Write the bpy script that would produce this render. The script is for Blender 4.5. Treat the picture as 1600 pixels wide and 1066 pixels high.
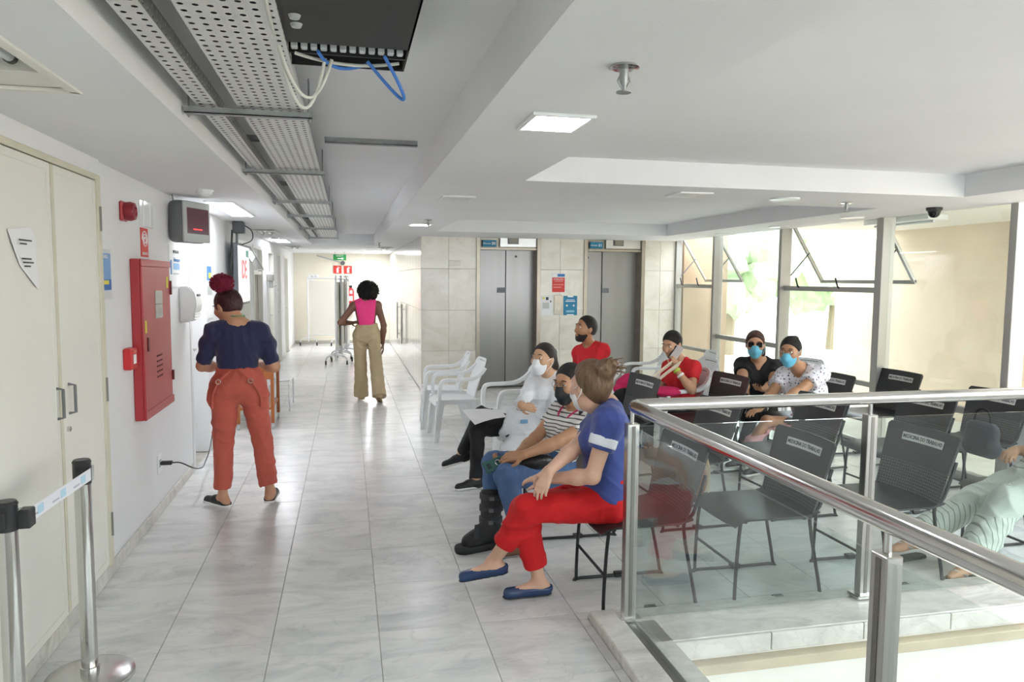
import bpy, bmesh, math, random
import numpy as np
from mathutils import Vector, Matrix
random.seed(7)
PI = math.pi
C = bpy.context.scene.collection
for o in list(bpy.data.objects): bpy.data.objects.remove(o)
SC = bpy.context.scene
# ------------------------------------------------------------------ camera
FPX, CH = 1155.36, 1.68
YAW, PIT, ROL = 0.219108511, 0.0834197411, 0.00753498514
def cam_axes():
    f = Vector((math.sin(YAW), math.cos(YAW), 0)); r = Vector((math.cos(YAW), -math.sin(YAW), 0)); u = Vector((0, 0, 1))
    f2 = f*math.cos(PIT)-u*math.sin(PIT); u2 = u*math.cos(PIT)+f*math.sin(PIT)
    return r*math.cos(ROL)+u2*math.sin(ROL), -r*math.sin(ROL)+u2*math.cos(ROL), f2
AR, AU, AD = cam_axes()
cd = bpy.data.cameras.new('camera'); cam = bpy.data.objects.new('camera', cd); C.objects.link(cam)
cd.sensor_fit = 'HORIZONTAL'; cd.sensor_width = 36; cd.lens = FPX*36/1600; cd.clip_start = .05; cd.clip_end = 200
M = Matrix.Identity(4)
for i in range(3): M[i][0], M[i][1], M[i][2] = AR[i], AU[i], -AD[i]
M[2][3] = CH
cam.matrix_world = M
SC.camera = cam
def at(px, py, Y):            # a point of the photograph at depth Y in the room
    v = AR*((px-800)/FPX)-AU*((py-533)/FPX)+AD
    return np.array(Vector((0, 0, CH))+v*(Y/v.y))
# ------------------------------------------------------------------ world, exposure
w = bpy.data.worlds.new('world'); SC.world = w; w.use_nodes = True
wn = w.node_tree.nodes; bg = wn['Background']; bg.inputs[0].default_value = (.89, .95, 1.0, 1); bg.inputs[1].default_value = 5.2
SC.view_settings.view_transform = 'Standard'; SC.view_settings.look = 'None'
SC.view_settings.exposure = 0.82; SC.view_settings.gamma = 1; SC.view_settings.use_curve_mapping = False
LAMP = 18.0                   # radiance of the lit ceiling panels
# ------------------------------------------------------------------ materials
def lin(c):
    if isinstance(c, str): c = [int(c[i:i+2], 16)/255 for i in (0, 2, 4)]
    return tuple((x/12.92 if x <= .04045 else ((x+.055)/1.055)**2.4) for x in c)+(1,)
MATS = {}
def mat(name, col='cccccc', rough=.5, metal=0, spec=.5, bump=0, bscale=40, var=0, vscale=6, emit=0, alpha=None, coat=0, stretch=None, sheen=0, sss=0):
    if name in MATS: return MATS[name]
    m = bpy.data.materials.new(name); m.use_nodes = True; nt = m.node_tree; b = nt.nodes['Principled BSDF']
    c = lin(col); b.inputs['Base Color'].default_value = c; b.inputs['Roughness'].default_value = rough
    b.inputs['Metallic'].default_value = metal; b.inputs['Specular IOR Level'].default_value = spec
    if coat: b.inputs['Coat Weight'].default_value = coat
    if sheen: b.inputs['Sheen Weight'].default_value = sheen
    if sss:
        b.inputs['Subsurface Weight'].default_value = sss; b.inputs['Subsurface Radius'].default_value = (.02, .008, .005)
    if emit: b.inputs['Emission Color'].default_value = c; b.inputs['Emission Strength'].default_value = emit
    tc = None
    if bump or var:
        tc = nt.nodes.new('ShaderNodeTexCoord'); src = tc.outputs['Object']
        if stretch:
            mp = nt.nodes.new('ShaderNodeMapping'); mp.inputs['Scale'].default_value = stretch; nt.links.new(src, mp.inputs[0]); src = mp.outputs[0]
    if bump:
        n = nt.nodes.new('ShaderNodeTexNoise'); n.inputs['Scale'].default_value = bscale; n.inputs['Detail'].default_value = 4
        nt.links.new(src, n.inputs['Vector'])
        bp = nt.nodes.new('ShaderNodeBump'); bp.inputs['Strength'].default_value = bump; bp.inputs['Distance'].default_value = .02
        nt.links.new(n.outputs[0], bp.inputs['Height']); nt.links.new(bp.outputs[0], b.inputs['Normal'])
    if var:
        n = nt.nodes.new('ShaderNodeTexNoise'); n.inputs['Scale'].default_value = vscale; n.inputs['Detail'].default_value = 5
        nt.links.new(src, n.inputs['Vector'])
        r = nt.nodes.new('ShaderNodeValToRGB'); r.color_ramp.elements[0].position = .3; r.color_ramp.elements[1].position = .7
        r.color_ramp.elements[0].color = tuple(x*(1-var) for x in c[:3])+(1,); r.color_ramp.elements[1].color = tuple(min(1, x*(1+var*.5)) for x in c[:3])+(1,)
        nt.links.new(n.outputs[0], r.inputs[0]); nt.links.new(r.outputs[0], b.inputs['Base Color'])
    MATS[name] = m
    return m
def marble(name, base, vein, rough, vscale=2.2, amount=.5, tint=.04):
    m = mat(name, base, rough); nt = m.node_tree; b = nt.nodes['Principled BSDF']; N = nt.nodes.new; Lk = nt.links.new
    tc = N('ShaderNodeTexCoord'); oi = N('ShaderNodeObjectInfo')
    mul = N('ShaderNodeVectorMath'); mul.operation = 'SCALE'; mul.inputs[0].default_value = (37, 23, 51); Lk(oi.outputs['Random'], mul.inputs['Scale'])
    ad = N('ShaderNodeVectorMath'); Lk(tc.outputs['Object'], ad.inputs[0]); Lk(mul.outputs[0], ad.inputs[1])
    mp = N('ShaderNodeMapping'); mp.inputs['Scale'].default_value = (1, 2.4, 1.3); mp.inputs['Rotation'].default_value = (0, .3, .6); Lk(ad.outputs[0], mp.inputs[0])
    n1 = N('ShaderNodeTexNoise'); n1.inputs['Scale'].default_value = vscale; n1.inputs['Detail'].default_value = 8; n1.inputs['Roughness'].default_value = .62; n1.inputs['Distortion'].default_value = 1.6; Lk(mp.outputs[0], n1.inputs['Vector'])
    r1 = N('ShaderNodeValToRGB'); e = r1.color_ramp.elements; e[0].position = .30; e[0].color = lin(vein); e[1].position = .58; e[1].color = lin(base); Lk(n1.outputs[0], r1.inputs[0])
    n2 = N('ShaderNodeTexNoise'); n2.inputs['Scale'].default_value = vscale*.8; n2.inputs['Detail'].default_value = 6; n2.inputs['Distortion'].default_value = 2.5; Lk(mp.outputs[0], n2.inputs['Vector'])
    r2 = N('ShaderNodeValToRGB'); e = r2.color_ramp.elements; e[0].position = .485; e[0].color = (1, 1, 1, 1); e[1].position = .5; e[1].color = (.62, .62, .63, 1)
    x = r2.color_ramp.elements.new(.515); x.color = (1, 1, 1, 1); Lk(n2.outputs[0], r2.inputs[0])
    mx = N('ShaderNodeMix'); mx.data_type = 'RGBA'; mx.blend_type = 'MULTIPLY'; mx.inputs[0].default_value = amount; Lk(r1.outputs[0], mx.inputs[6]); Lk(r2.outputs[0], mx.inputs[7])
    hs = N('ShaderNodeHueSaturation'); mr = N('ShaderNodeMapRange'); mr.inputs[3].default_value = 1-tint*2; mr.inputs[4].default_value = 1+tint; Lk(oi.outputs['Random'], mr.inputs[0]); Lk(mr.outputs[0], hs.inputs['Value'])
    Lk(mx.outputs[2], hs.inputs['Color']); Lk(hs.outputs[0], b.inputs['Base Color'])
    return m
def dots(name, col, hole, scale):         # fine punched pattern
    m = mat(name, col, .45); nt = m.node_tree; b = nt.nodes['Principled BSDF']; N = nt.nodes.new; Lk = nt.links.new
    tc = N('ShaderNodeTexCoord'); mp = N('ShaderNodeMapping'); mp.inputs['Scale'].default_value = (scale, scale, scale); Lk(tc.outputs['Object'], mp.inputs[0])
    fr = N('ShaderNodeVectorMath'); fr.operation = 'FRACTION'; Lk(mp.outputs[0], fr.inputs[0])
    sp = N('ShaderNodeSeparateXYZ'); Lk(fr.outputs[0], sp.inputs[0])
    def ab(o):
        s = N('ShaderNodeMath'); s.operation = 'SUBTRACT'; s.inputs[1].default_value = .5; Lk(o, s.inputs[0]); p = N('ShaderNodeMath'); p.operation = 'POWER'; p.inputs[1].default_value = 2; Lk(s.outputs[0], p.inputs[0]); return p.outputs[0]
    a = N('ShaderNodeMath'); Lk(ab(sp.outputs[0]), a.inputs[0]); Lk(ab(sp.outputs[2]), a.inputs[1])
    l = N('ShaderNodeMath'); l.operation = 'LESS_THAN'; l.inputs[1].default_value = .05; Lk(a.outputs[0], l.inputs[0])
    mx = N('ShaderNodeMix'); mx.data_type = 'RGBA'; mx.inputs[6].default_value = lin(col); mx.inputs[7].default_value = lin(hole); Lk(l.outputs[0], mx.inputs[0]); Lk(mx.outputs[2], b.inputs['Base Color'])
    return m
def stripes(name, c1, c2, scale, duty, axis='Z', rough=.85, distort=0.0):
    m = mat(name, c1, rough); nt = m.node_tree; b = nt.nodes['Principled BSDF']; N = nt.nodes.new; Lk = nt.links.new
    tc = N('ShaderNodeTexCoord'); wv = N('ShaderNodeTexWave'); wv.bands_direction = axis; wv.inputs['Scale'].default_value = scale; wv.inputs['Distortion'].default_value = distort; wv.inputs['Detail Scale'].default_value = .6; Lk(tc.outputs['Object'], wv.inputs[0])
    r = N('ShaderNodeValToRGB'); r.color_ramp.interpolation = 'CONSTANT'; r.color_ramp.elements[0].color = lin(c2); r.color_ramp.elements[1].position = duty; r.color_ramp.elements[1].color = lin(c1); Lk(wv.outputs[0], r.inputs[0]); Lk(r.outputs[0], b.inputs['Base Color'])
    return m
def motif(name, base, cols, scale):        # scattered small printed motifs
    m = mat(name, base, .85); nt = m.node_tree; b = nt.nodes['Principled BSDF']; N = nt.nodes.new; Lk = nt.links.new
    tc = N('ShaderNodeTexCoord'); v = N('ShaderNodeTexVoronoi'); v.inputs['Scale'].default_value = scale; v.inputs['Randomness'].default_value = .6; Lk(tc.outputs['Object'], v.inputs['Vector'])
    n = N('ShaderNodeTexNoise'); n.inputs['Scale'].default_value = scale*4; Lk(tc.outputs['Object'], n.inputs['Vector'])
    ad = N('ShaderNodeMath'); ad.operation = 'MULTIPLY_ADD'; ad.inputs[1].default_value = .5; Lk(n.outputs[0], ad.inputs[0]); Lk(v.outputs['Distance'], ad.inputs[2])
    l = N('ShaderNodeMath'); l.operation = 'LESS_THAN'; l.inputs[1].default_value = .53; Lk(ad.outputs[0], l.inputs[0])
    sp = N('ShaderNodeSeparateColor'); Lk(v.outputs['Color'], sp.inputs[0])
    r = N('ShaderNodeValToRGB'); r.color_ramp.interpolation = 'CONSTANT'
    r.color_ramp.elements[0].color = lin(cols[0]); r.color_ramp.elements[1].position = .5; r.color_ramp.elements[1].color = lin(cols[1])
    e = r.color_ramp.elements.new(.75); e.color = lin(cols[2]); Lk(sp.outputs[0], r.inputs[0])
    mx = N('ShaderNodeMix'); mx.data_type = 'RGBA'; mx.inputs[6].default_value = lin(base); Lk(l.outputs[0], mx.inputs[0]); Lk(r.outputs[0], mx.inputs[7]); Lk(mx.outputs[2], b.inputs['Base Color'])
    return m
def glass(name, col='f6faf9', rough=0.0, clear=.9):
    m = bpy.data.materials.new(name); m.use_nodes = True; nt = m.node_tree; nt.nodes.clear(); N = nt.nodes.new; Lk = nt.links.new
    out = N('ShaderNodeOutputMaterial'); tr = N('ShaderNodeBsdfTransparent'); tr.inputs[0].default_value = lin(col)
    gl = N('ShaderNodeBsdfGlossy'); gl.inputs['Roughness'].default_value = rough
    lw = N('ShaderNodeLayerWeight'); lw.inputs[0].default_value = .5; pw = N('ShaderNodeMath'); pw.operation = 'POWER'; pw.inputs[1].default_value = 4; Lk(lw.outputs['Facing'], pw.inputs[0])
    fr = N('ShaderNodeMath'); fr.operation = 'MULTIPLY_ADD'; fr.inputs[1].default_value = .8; fr.inputs[2].default_value = .035; Lk(pw.outputs[0], fr.inputs[0]); mx = N('ShaderNodeMixShader')
    Lk(fr.outputs[0], mx.inputs[0]); Lk(tr.outputs[0], mx.inputs[1]); Lk(gl.outputs[0], mx.inputs[2]); Lk(mx.outputs[0], out.inputs[0])
    MATS[name] = m
    return m
WALL = mat('wall paint', 'e9e9ea', .55, bump=.04, bscale=90, var=.03, vscale=1.5)
CEIL = mat('ceiling paint', 'efeff0', .8, bump=.04, bscale=50, var=.03, vscale=1.2)
CREAM = mat('cream door paint', 'eae8df', .4, var=.03, vscale=2)
CREAMTRIM = mat('cream trim paint', 'd8d3bd', .45, var=.08, vscale=8)
FLOORM = marble('floor marble', 'eae9e7', 'cdcfcf', .24, 1.5, .3, .03)
WALLM = marble('wall marble', 'ebe6da', 'ddd4c4', .22, 1.5, .14, .04)
CURBM = marble('curb marble', 'e4e1da', 'c2c0b8', .25, 2.4, .35, .02)
GROUT = mat('grout', 'bcb8ae', .8, var=.2, vscale=9)
GLOSSP = mat('glossy white panel', 'ecebe4', .12, var=.02, vscale=2)
STEEL = mat('brushed steel', 'b9b7b3', .28, 1, bump=.03, bscale=300, stretch=(1, 1, .05))
POLISH = mat('polished steel', 'd0cfcd', .13, 1)
ELEV = mat('lift door steel', '8a8886', .33, .85, var=.05, vscale=3, stretch=(3, 1, .15))
ELEVF = mat('lift frame steel', 'a39a8c', .35, .8, var=.1, vscale=4)
ALU = mat('window aluminium', 'b4b3ae', .4, .55)
GALV = mat('galvanised steel', 'a9adad', .42, .75, var=.15, vscale=25)
TRAY = mat('painted tray steel', 'dcdcd9', .45, .15, var=.05, vscale=10)
WHITEP = mat('white plastic', 'eef0f0', .3, var=.02)
BLACKP = mat('black plastic', '2a2b2d', .38, bump=.03, bscale=400)
BLACKM = mat('black metal', '232427', .35, .3)
DARK = mat('dark void', '1a1a1b', .8)
GREY = mat('grey plastic', '6c6f70', .4)
LGREY = mat('light grey plastic', 'b9bcbb', .4)
RED = mat('red enamel', 'b0353c', .33, var=.1, vscale=4)
REDB = mat('bright red plastic', 'cc2a2c', .35)
REDS = mat('red print', 'd8392f', .5)
BLUEP = mat('blue print', '3f7fc0', .55)
TEAL = mat('teal sign', '1f7fa6', .5)
GREENS = mat('green sign', '2f9a4a', .5)
YEL = mat('yellow print', 'e6d94a', .5)
PAPER = mat('paper', 'efefef', .7)
INK = mat('ink', '3c3f45', .7)
WHITE = mat('white print', 'f5f5f5', .6)
WOOD = mat('orange wood', 'a8602f', .45, var=.2, vscale=14, stretch=(6, 6, .8))
RUBBER = mat('rubber', '2c2c2c', .7)
TANW = mat('stained tan render', 'f1dfc6', .9, bump=.1, bscale=30, var=.13, vscale=1.1)
BROWNW = mat('brown render', 'b09a80', .9, var=.1, vscale=2)
GLASS = glass('clear glass')
WGLASS = glass('window glass', 'f4f8f8')
LITE = mat('lit diffuser', 'f6f9ff', .5, emit=LAMP)
OFFL = mat('unlit diffuser', 'e3e4e2', .4)
# ------------------------------------------------------------------ mesh helpers
def wloc(o):
    v = Vector((0, 0, 0))
    while o: v += o.location; o = o.parent
    return v
class B:
    def __init__(s): s.bm = bmesh.new()
    def box(s, lo, hi, bev=0, rz=0, seg=1):
        lo, hi = Vector(lo), Vector(hi); c = (lo+hi)/2; d = hi-lo
        t = bmesh.new(); bmesh.ops.create_cube(t, size=1)
        for v in t.verts: v.co = Vector((v.co.x*d.x, v.co.y*d.y, v.co.z*d.z))
        if bev: bmesh.ops.bevel(t, geom=t.edges[:], offset=min(bev, min(abs(x) for x in d)*.45), segments=seg, affect='EDGES', profile=.5)
        R = Matrix.Rotation(rz, 4, 'Z')
        for v in t.verts: v.co = R @ v.co + c
        return s.join(t)
    def join(s, t, M=None):
        if M is not None: bmesh.ops.transform(t, matrix=M, verts=t.verts)
        me = bpy.data.meshes.new('t'); t.to_mesh(me); t.free(); s.bm.from_mesh(me); bpy.data.meshes.remove(me); return s
    def tube(s, pts, r, n=8, caps=True, flat=None):
        pts = [Vector(p) for p in pts]; rs = r if isinstance(r, (list, tuple)) else [r]*len(pts); rings = []; side = None
        for i, p in enumerate(pts):
            d = (pts[min(i+1, len(pts)-1)]-pts[max(i-1, 0)]).normalized()
            if side is None: side = d.orthogonal().normalized() if not flat else Vector(flat)
            side = (side-d*side.dot(d)).normalized(); up = d.cross(side)
            rings.append([s.bm.verts.new(p+side*math.cos(2*PI*k/n)*rs[i]+up*math.sin(2*PI*k/n)*rs[i]) for k in range(n)])
        for a, b in zip(rings, rings[1:]):
            for k in range(n): s.bm.faces.new((a[k], a[(k+1) % n], b[(k+1) % n], b[k]))
        if caps: s.bm.faces.new(rings[0][::-1]); s.bm.faces.new(rings[-1])
        return s
    def ribbon(s, pts, wvec, ws, t):        # a bar of width ws (along wvec) and thickness t swept along pts
        pts = [Vector(p) for p in pts]; ws = ws if isinstance(ws, (list, tuple)) else [ws]*len(pts); rings = []
        wv = Vector(wvec).normalized()
        for i, p in enumerate(pts):
            d = (pts[min(i+1, len(pts)-1)]-pts[max(i-1, 0)]).normalized(); nn = d.cross(wv).normalized(); a = wv*ws[i]/2; b = nn*t/2; c = .25
            rings.append([s.bm.verts.new(p+q) for q in (a-b*(1-2*c)*.4-b*.2, a*.92-b, -a*.92-b, -a-b*.4, -a+b*.4, -a*.92+b, a*.92+b, a+b*.4)])
        for a, b in zip(rings, rings[1:]):
            for k in range(8): s.bm.faces.new((a[k], a[(k+1) % 8], b[(k+1) % 8], b[k]))
        s.bm.faces.new(rings[0][::-1]); s.bm.faces.new(rings[-1]); return s
    def lathe(s, prof, c=(0, 0, 0), n=24, axis='Z'):
        c = Vector(c); rings = []
        for r, z in prof:
            rings.append([])
            for k in range(n):
                a = 2*PI*k/n; x, y = r*math.cos(a), r*math.sin(a)
                q = {'Z': (x, y, z), 'X': (z, x, y), 'Y': (y, z, x)}[axis]; rings[-1].append(s.bm.verts.new(c+Vector(q)))
        for a, b in zip(rings, rings[1:]):
            for k in range(n): s.bm.faces.new((a[k], a[(k+1) % n], b[(k+1) % n], b[k]))
        s.bm.faces.new(rings[0][::-1]); s.bm.faces.new(rings[-1]); return s
    def grid(s, P, thick, M=None):           # P[i][j] points of a sheet; given thickness along its normal
        nu, nv = len(P), len(P[0]); P = [[Vector(p) for p in r] for r in P]; F, K = [], []
        for i in range(nu):
            F.append([]); K.append([])
            for j in range(nv):
                du = P[min(i+1, nu-1)][j]-P[max(i-1, 0)][j]; dv = P[i][min(j+1, nv-1)]-P[i][max(j-1, 0)]; n = du.cross(dv).normalized()
                F[-1].append(s.bm.verts.new(P[i][j]+n*thick/2)); K[-1].append(s.bm.verts.new(P[i][j]-n*thick/2))
        q = s.bm.faces.new
        for i in range(nu-1):
            for j in range(nv-1):
                q((F[i][j], F[i+1][j], F[i+1][j+1], F[i][j+1])); q((K[i][j+1], K[i+1][j+1], K[i+1][j], K[i][j]))
        for i in range(nu-1): q((F[i+1][0], F[i][0], K[i][0], K[i+1][0])); q((F[i][-1], F[i+1][-1], K[i+1][-1], K[i][-1]))
        for j in range(nv-1): q((F[0][j], F[0][j+1], K[0][j+1], K[0][j])); q((F[-1][j+1], F[-1][j], K[-1][j], K[-1][j+1]))
        return s
    def sphere(s, c, r, seg=12, M=None):
        t = bmesh.new(); bmesh.ops.create_uvsphere(t, u_segments=seg, v_segments=max(6, seg*2//3), radius=1)
        r = r if isinstance(r, (list, tuple)) else (r, r, r)
        T = Matrix.Translation(c) @ (M or Matrix.Identity(4)) @ Matrix.Diagonal((*r, 1)); return s.join(t, T)
    def done(s, name, m, parent=None, smooth=False, keep=False):
        bmesh.ops.recalc_face_normals(s.bm, faces=s.bm.faces)
        me = bpy.data.meshes.new(name); s.bm.to_mesh(me); s.bm.free(); return link(name, me, m, parent, smooth, keep)
def link(name, me, m, parent=None, smooth=False, keep=False):
    o = bpy.data.objects.new(name, me); C.objects.link(o); me.materials.append(m)
    if parent is not None:
        if not keep: me.transform(Matrix.Translation(-wloc(parent)))
        o.parent = parent
    else:
        co = np.empty(len(me.vertices)*3); me.vertices.foreach_get('co', co); co = co.reshape(-1, 3)
        c = (co.min(0)+co.max(0))/2; c[2] = co[:, 2].min()
        if not keep: me.transform(Matrix.Translation(-Vector(c))); o.location = c
    if smooth:
        me.polygons.foreach_set('use_smooth', [True]*len(me.polygons))
        if smooth != 'all':
            me.set_sharp_from_angle(angle=math.radians(38))
    return o
def tag(o, label, cat, group=None):
    o['label'] = label; o['category'] = cat
    if group: o['group'] = group
    return o
def thing(name, label, cat, loc=(0, 0, 0), group=None):
    o = bpy.data.objects.new(name, None); C.objects.link(o); o.location = loc; o.empty_display_size = .1; return tag(o, label, cat, group)
def struct(o): o['kind'] = 'structure'; return o
def copy_tree(o, parent=None):
    c = o.copy(); C.objects.link(c); c.parent = parent
    for ch in list(o.children): copy_tree(ch, c)
    return c
def pbox(name, m, parent, lo, hi, bev=0, smooth=False): return B().box(lo, hi, bev).done(name, m, parent, smooth)
TXT = {}
def text(name, s, size, m, parent, loc, xdir, ydir, depth=.0006, squeeze=1.0, bold=False):   # lettering mesh; xdir reading direction, ydir up
    k = (s, size, squeeze, bold)
    cu = bpy.data.curves.new('lettering', 'FONT'); cu.body = s; cu.size = size; cu.align_x = 'CENTER'; cu.align_y = 'CENTER'; cu.extrude = depth; cu.resolution_u = 2
    if bold: cu.offset = size*.02
    t = bpy.data.objects.new('t', cu); C.objects.link(t); bpy.context.view_layer.update()
    me = bpy.data.meshes.new_from_object(t.evaluated_get(bpy.context.evaluated_depsgraph_get())); bpy.data.objects.remove(t)
    X = Vector(xdir).normalized(); Yv = Vector(ydir).normalized(); Z = X.cross(Yv)
    R = Matrix.Identity(4)
    for i in range(3): R[i][0], R[i][1], R[i][2], R[i][3] = X[i]*squeeze, Yv[i], Z[i], loc[i]
    me.transform(R); me.materials.clear()
    return link(name, me, m, parent)
# ------------------------------------------------------------------ room shell
XL, XR, YE, YF, ZS, YB = -1.32, 5.15, 11.0, 19.5, 2.30, -3.5
VX0, VY1 = 1.40, 3.06        # stair void: x > VX0, y < VY1
TX, TY = .487, .555
fl = struct(B().box((XL-.2, YB, -.12), (VX0, YE, -.006)).box((VX0, VY1, -.12), (XR+.15, YE, -.006)).box((XL-.2, YE, -.12), (1.3, YF+.2, -.006)).done('floor', GROUT))
tm = {}
def tile(x0, x1, y0, y1):
    g = .0013; x0, x1, y0, y1 = x0+g, x1-g, y0+g, y1-g; k = (round(x1-x0, 3), round(y1-y0, 3))
    if k not in tm:
        b = B(); a, c = k[0]/2, k[1]/2; b.box((-a, -c, -.01), (a, c, 0), .0012); me = bpy.data.meshes.new('floor_tile'); b.bm.to_mesh(me); b.bm.free(); me.materials.append(FLOORM); tm[k] = me
    o = bpy.data.objects.new('floor_tile', tm[k]); C.objects.link(o); o.parent = fl
    o.location = Vector(((x0+x1)/2, (y0+y1)/2, random.uniform(-.0006, 0)))-fl.location
xs = [XL]+[-.845+TX*i for i in range(13)]; xs = [x for x in xs if x < XR-.1]+[XR+.1]
ys = [3.45+TY*i for i in range(-3, 30)]; ys = [y for y in ys if y < YF]+[YF]
for i in range(len(xs)-1):
    for j in range(len(ys)-1):
        a, b_, c, d = xs[i], xs[i+1], ys[j], ys[j+1]
        if (a+b_)/2 > 1.02:
            if c > YE-.2: continue
            d = min(d, YE)
            if d < 3.46:
                if a < 1.14 and d < 3.4: tile(a, 1.15, c, d)
                elif d < 3.46 and c > 2.85:
                    tile(max(a, 1.103), b_, 3.382, 3.45)
                    if a < 1.14: tile(a, 1.15, c, 3.38)
                continue
        if c > YE-.1 and b_ > 1.06: b_ = 1.06
        tile(a, b_, c, d)
# ceiling as stepped soffits
def ceiling():
    X = [XL-.1, -1.27, -.87, -.64, .50, 1.1, 1.15, 4.38, 5.08]; Y = [YB, .9, 2.83, 4.6, 5.5, 9.75, YE+.3, 14.3, YF+.1]
    def h(x, y):
        if -.64 < x < .5 and y < 14.3: return 2.50
        if 1.1 < x < 4.38 and y < 4.6: return 2.46
        if 1.15 < x < 4.38 and 5.5 < y < 9.75: return 2.46
        if -1.27 < x < -.87 and .9 < y < 2.83: return 2.42
        return ZS
    b = B(); bm = b.bm
    Hh = [[h((X[i]+X[i+1])/2, (Y[j]+Y[j+1])/2) for j in range(len(Y)-1)] for i in range(len(X)-1)]
    V = lambda *p: bm.verts.new(p)
    for i in range(len(X)-1):
        for j in range(len(Y)-1):
            if X[i] > 1.12 and Y[j] >= YE+.3: continue
            z = Hh[i][j]; x0, x1, y0, y1 = X[i], X[i+1], Y[j], Y[j+1]
            bm.faces.new((V(x0, y0, z), V(x0, y1, z), V(x1, y1, z), V(x1, y0, z)))
            if i+1 < len(X)-1 and Hh[i+1][j] != z: q = Hh[i+1][j]; bm.faces.new((V(x1, y0, z), V(x1, y1, z), V(x1, y1, q), V(x1, y0, q)))
            if j+1 < len(Y)-1 and Hh[i][j+1] != z: q = Hh[i][j+1]; bm.faces.new((V(x0, y1, z), V(x1, y1, z), V(x1, y1, q), V(x0, y1, q)))
    bmesh.ops.remove_doubles(bm, verts=bm.verts, dist=1e-4)
    b.box((5.08, YB, ZS), (5.1, YE+.3, 2.7)).box((XL-.2, YB, 2.62), (5.1, YF+.3, 2.7))
    return struct(b.done('ceiling', CEIL))
ceiling()
# left wall, with recessed doorways
doors_left = [(6.78, 7.52, 2.12), (9.75, 10.75, 2.12), (11.25, 12.35, 2.12), (13.2, 14.2, 2.12), (14.9, 15.6, 2.12), (16.6, 17.5, 2.12)]
b = B(); y = YB
for a, c, t in doors_left:
    b.box((XL-.25, y, 0), (XL, a, ZS)); b.box((XL-.25, a, t), (XL, c, ZS)); b.box((XL-.25, a, 0), (XL-.2, c, t)); y = c
b.box((XL-.25, y, 0), (XL, YF, ZS)); wl = struct(b.done('wall_left', WALL))
b = B(); y = 4.45
for a, c, t in doors_left: b.box((XL, y, 0), (XL+.015, a-.03, .075), .003); y = c+.03
b.box((XL, y, 0), (XL+.015, YF, .075), .003).box((XL, YB, 0), (XL+.02, 4.45, .085), .003)
struct(b.done('baseboard_left', marble('baseboard marble', 'dedbd2', 'bdbab0', .3)))
struct(B().box((XL-.2, YF, 0), (1.2, YF+.2, ZS)).done('wall_far', mat('far wall paint', 'f0ead8', .6, var=.03)))
struct(B().box((XL+.02, YF-.015, 0), (1.05, YF, .08), .003).done('baseboard_far', mat('grey skirting', 'b9b5aa', .5)))
# right side of corridor (glossy cladding)
wr = struct(B().box((1.09, YE+.02, 0), (1.3, YF, ZS)).done('wall_right', mat('cladding backing', 'b5b2a8', .6)))
yy = YE+.037
while yy < YF-.05:
    y1 = min(yy+.53, YF); z0 = 0
    for z1 in (.6, 1.21, 1.83, 2.3):
        o = B().box((1.065, yy+.002, z0+.002), (1.095, y1-.002, z1-.002), .002).done('cladding_panel', GLOSSP, wr); z0 = z1
    yy = y1
for yh, nm in ((14.35, 0), (15.7, 1)):
    t = thing('door_pull', ('long vertical steel pull handle nearest the lift corner' if nm == 0 else 'long vertical steel pull handle further down the white panels'), 'handle', (1.03, yh, .42), 'pull handles on corridor cladding')
    B().tube([(1.02, yh, .42), (1.02, yh, 1.18)], .016).done('grip', POLISH, t, True)
    for z in (.52, 1.08): B().tube([(1.02, yh, z), (1.066, yh, z)], .009).done('standoff', POLISH, t, True)
# lift wall
L1, L2 = (1.93, 2.85), (3.62, 4.55); DH = 2.13
b = B(); x = 1.1
for a, c in (L1, L2): b.box((x, YE+.03, 0), (a, YE+.35, 2.5)); x = c
b.box((x, YE+.03, 0), (XR-.06, YE+.35, 2.5)); wb = struct(b.done('wall_back', mat('stone backing', 'aaa497', .7)))
def wpanels(x0, x1, joints):
    e = [x0]+joints+[x1]
    for i in range(len(e)-1):
        z0 = 0
        for z1 in (.6, 1.21, 1.83, 2.45):
            B().box((e[i]+.0015, YE, z0+.0015), (e[i+1]-.0015, YE+.035, z1-.0015), .002).done('marble_panel', WALLM, wb); z0 = z1
wpanels(1.065, L1[0]-.04, [1.475]); wpanels(L1[1]+.04, L2[0]-.04, [3.2]); wpanels(L2[1]+.04, XR-.05, [4.85])
z0 = 0
for z1 in (.6, 1.21, 1.83, 2.45):
    pass
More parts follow.
